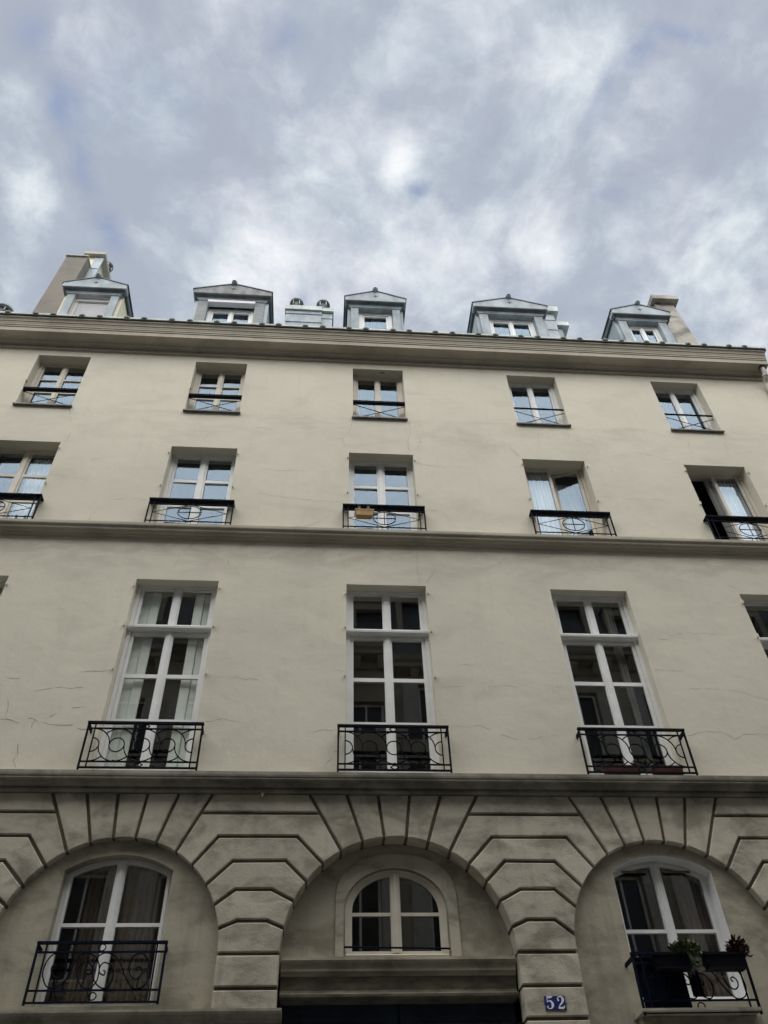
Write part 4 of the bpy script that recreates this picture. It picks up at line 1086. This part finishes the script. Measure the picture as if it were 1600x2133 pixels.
ob(MB().prof([(.1, 7.4), (-.2, 7.45), (-.3, 7.6), (-.3, 7.75), (.1, 7.8)], -OX, OX), 'string_course', 'far_stone')
br = None; x = -OX+.3
while x < OX:
    if br is None:
        br = ob(MB().prof([(-.08, 16.86), (-.2, 16.86), (-.42, 17.08), (-.45, 17.19), (-.08, 17.19)], -.13, .13), 'bracket', 'far_stone'); br.location = (x, 0, 0)
    else: share(br, (x, 0, 0), O)
    x += .8
ob(MB().prof([(.1, 17.6), (-.1, 17.6), (1.0, 22.4), (2.3, 25.3), (12, 25.5), (12, 17.6)], -OX, OX), 'mansard', 'far_slate')
wf = None
for c in ocols:
    for z0, z1 in ((1.0, 3.4), (4.6, 7.0), (8.0, 10.6), (11.4, 13.8), (14.4, 16.2)):
        f = ob(MB().prism([rect(c-.55, c+.55, z0, z1), rect(c-.48, c-.03, z0+.1, z1-.07), rect(c+.03, c+.48, z0+.1, z1-.07)], .2, .27), 'window', 'white_paint')
        ob(MB().box(c-.5, c+.5, .225, .235, z0+.05, z1-.05), 'pane', 'far_window', f)
        if z0 > 4:
            for s in (-1, 1):
                q0, q1 = sorted((c+s*.56, c+s*1.05))
                ob(MB().box(q0, q1, -.05, -.005, z0+.05, z1-.02), 'shutter', 'far_shutter', f)
    dm = ob(MB().prism([rect(c-.65, c+.65, 17.7, 20.3), rect(c-.45, c+.45, 18.3, 20.0)], .15, 1.4), 'dormer', 'far_stone')
    ob(MB().box(c-.46, c+.46, .35, .36, 18.28, 20.02), 'pane', 'far_window', dm)
    ob(MB().prism([[(c-.75, 20.3), (c+.75, 20.3), (c, 20.75)]], .05, 1.5), 'roof', 'far_slate', dm)
for x in (-9, -1.5, 7):
    c_ = ob(MB().box(x, x+2.2, 6.2, 7.0, 24.5, 27.6), 'chimney', 'far_stone')
    for k in range(4): ob(MB().lathe([(.13, 27.6), (.11, 28.1)], (x+.35+k*.5, 6.6, 0), 'Z', 8), 'chimney_pot', 'terracotta', c_)
for nm, x0, x1, hh_, lb in (('unseen_neighbour', 21.7, 45, 16.0, 'unseen plain lower stone house across the street on the right hand, added to block light'), ('unseen_neighbour', -45, -21.7, 18.2, 'unseen plain taller stone house across the street on the left hand, added to block light')):
    n_ = empty(nm, ((x0+x1)/2, OY-.2, 0)); tag(n_, lb, 'building')  # unseen houses, added to block light past the ends of the facing one
    wd = (x1-x0)/2
    hs = [rect(-wd+1.6+2.6*k-.55, -wd+1.6+2.6*k+.55, z, z+2.2) for k in range(10) for z in (1, 4.4, 7.6, 10.8) + ((13.7,) if hh_ > 17 else ())]
    MB().prism([rect(-wd, wd, .12, hh_)]+hs, -.4, 0).build('wall', 'far_stone', n_)
    MB().box(-wd, wd, -10, -.9, .12, hh_).build('core', 'far_window', n_)
    MB().prof([(.35, hh_), (-2.5, hh_+4.5), (-10, hh_+4.5), (-10, hh_)], -wd, wd).build('mansard', 'far_slate', n_)
    MB().box(-wd, wd, 0, .4, hh_-.35, hh_-.01).build('cornice', 'far_stone', n_)
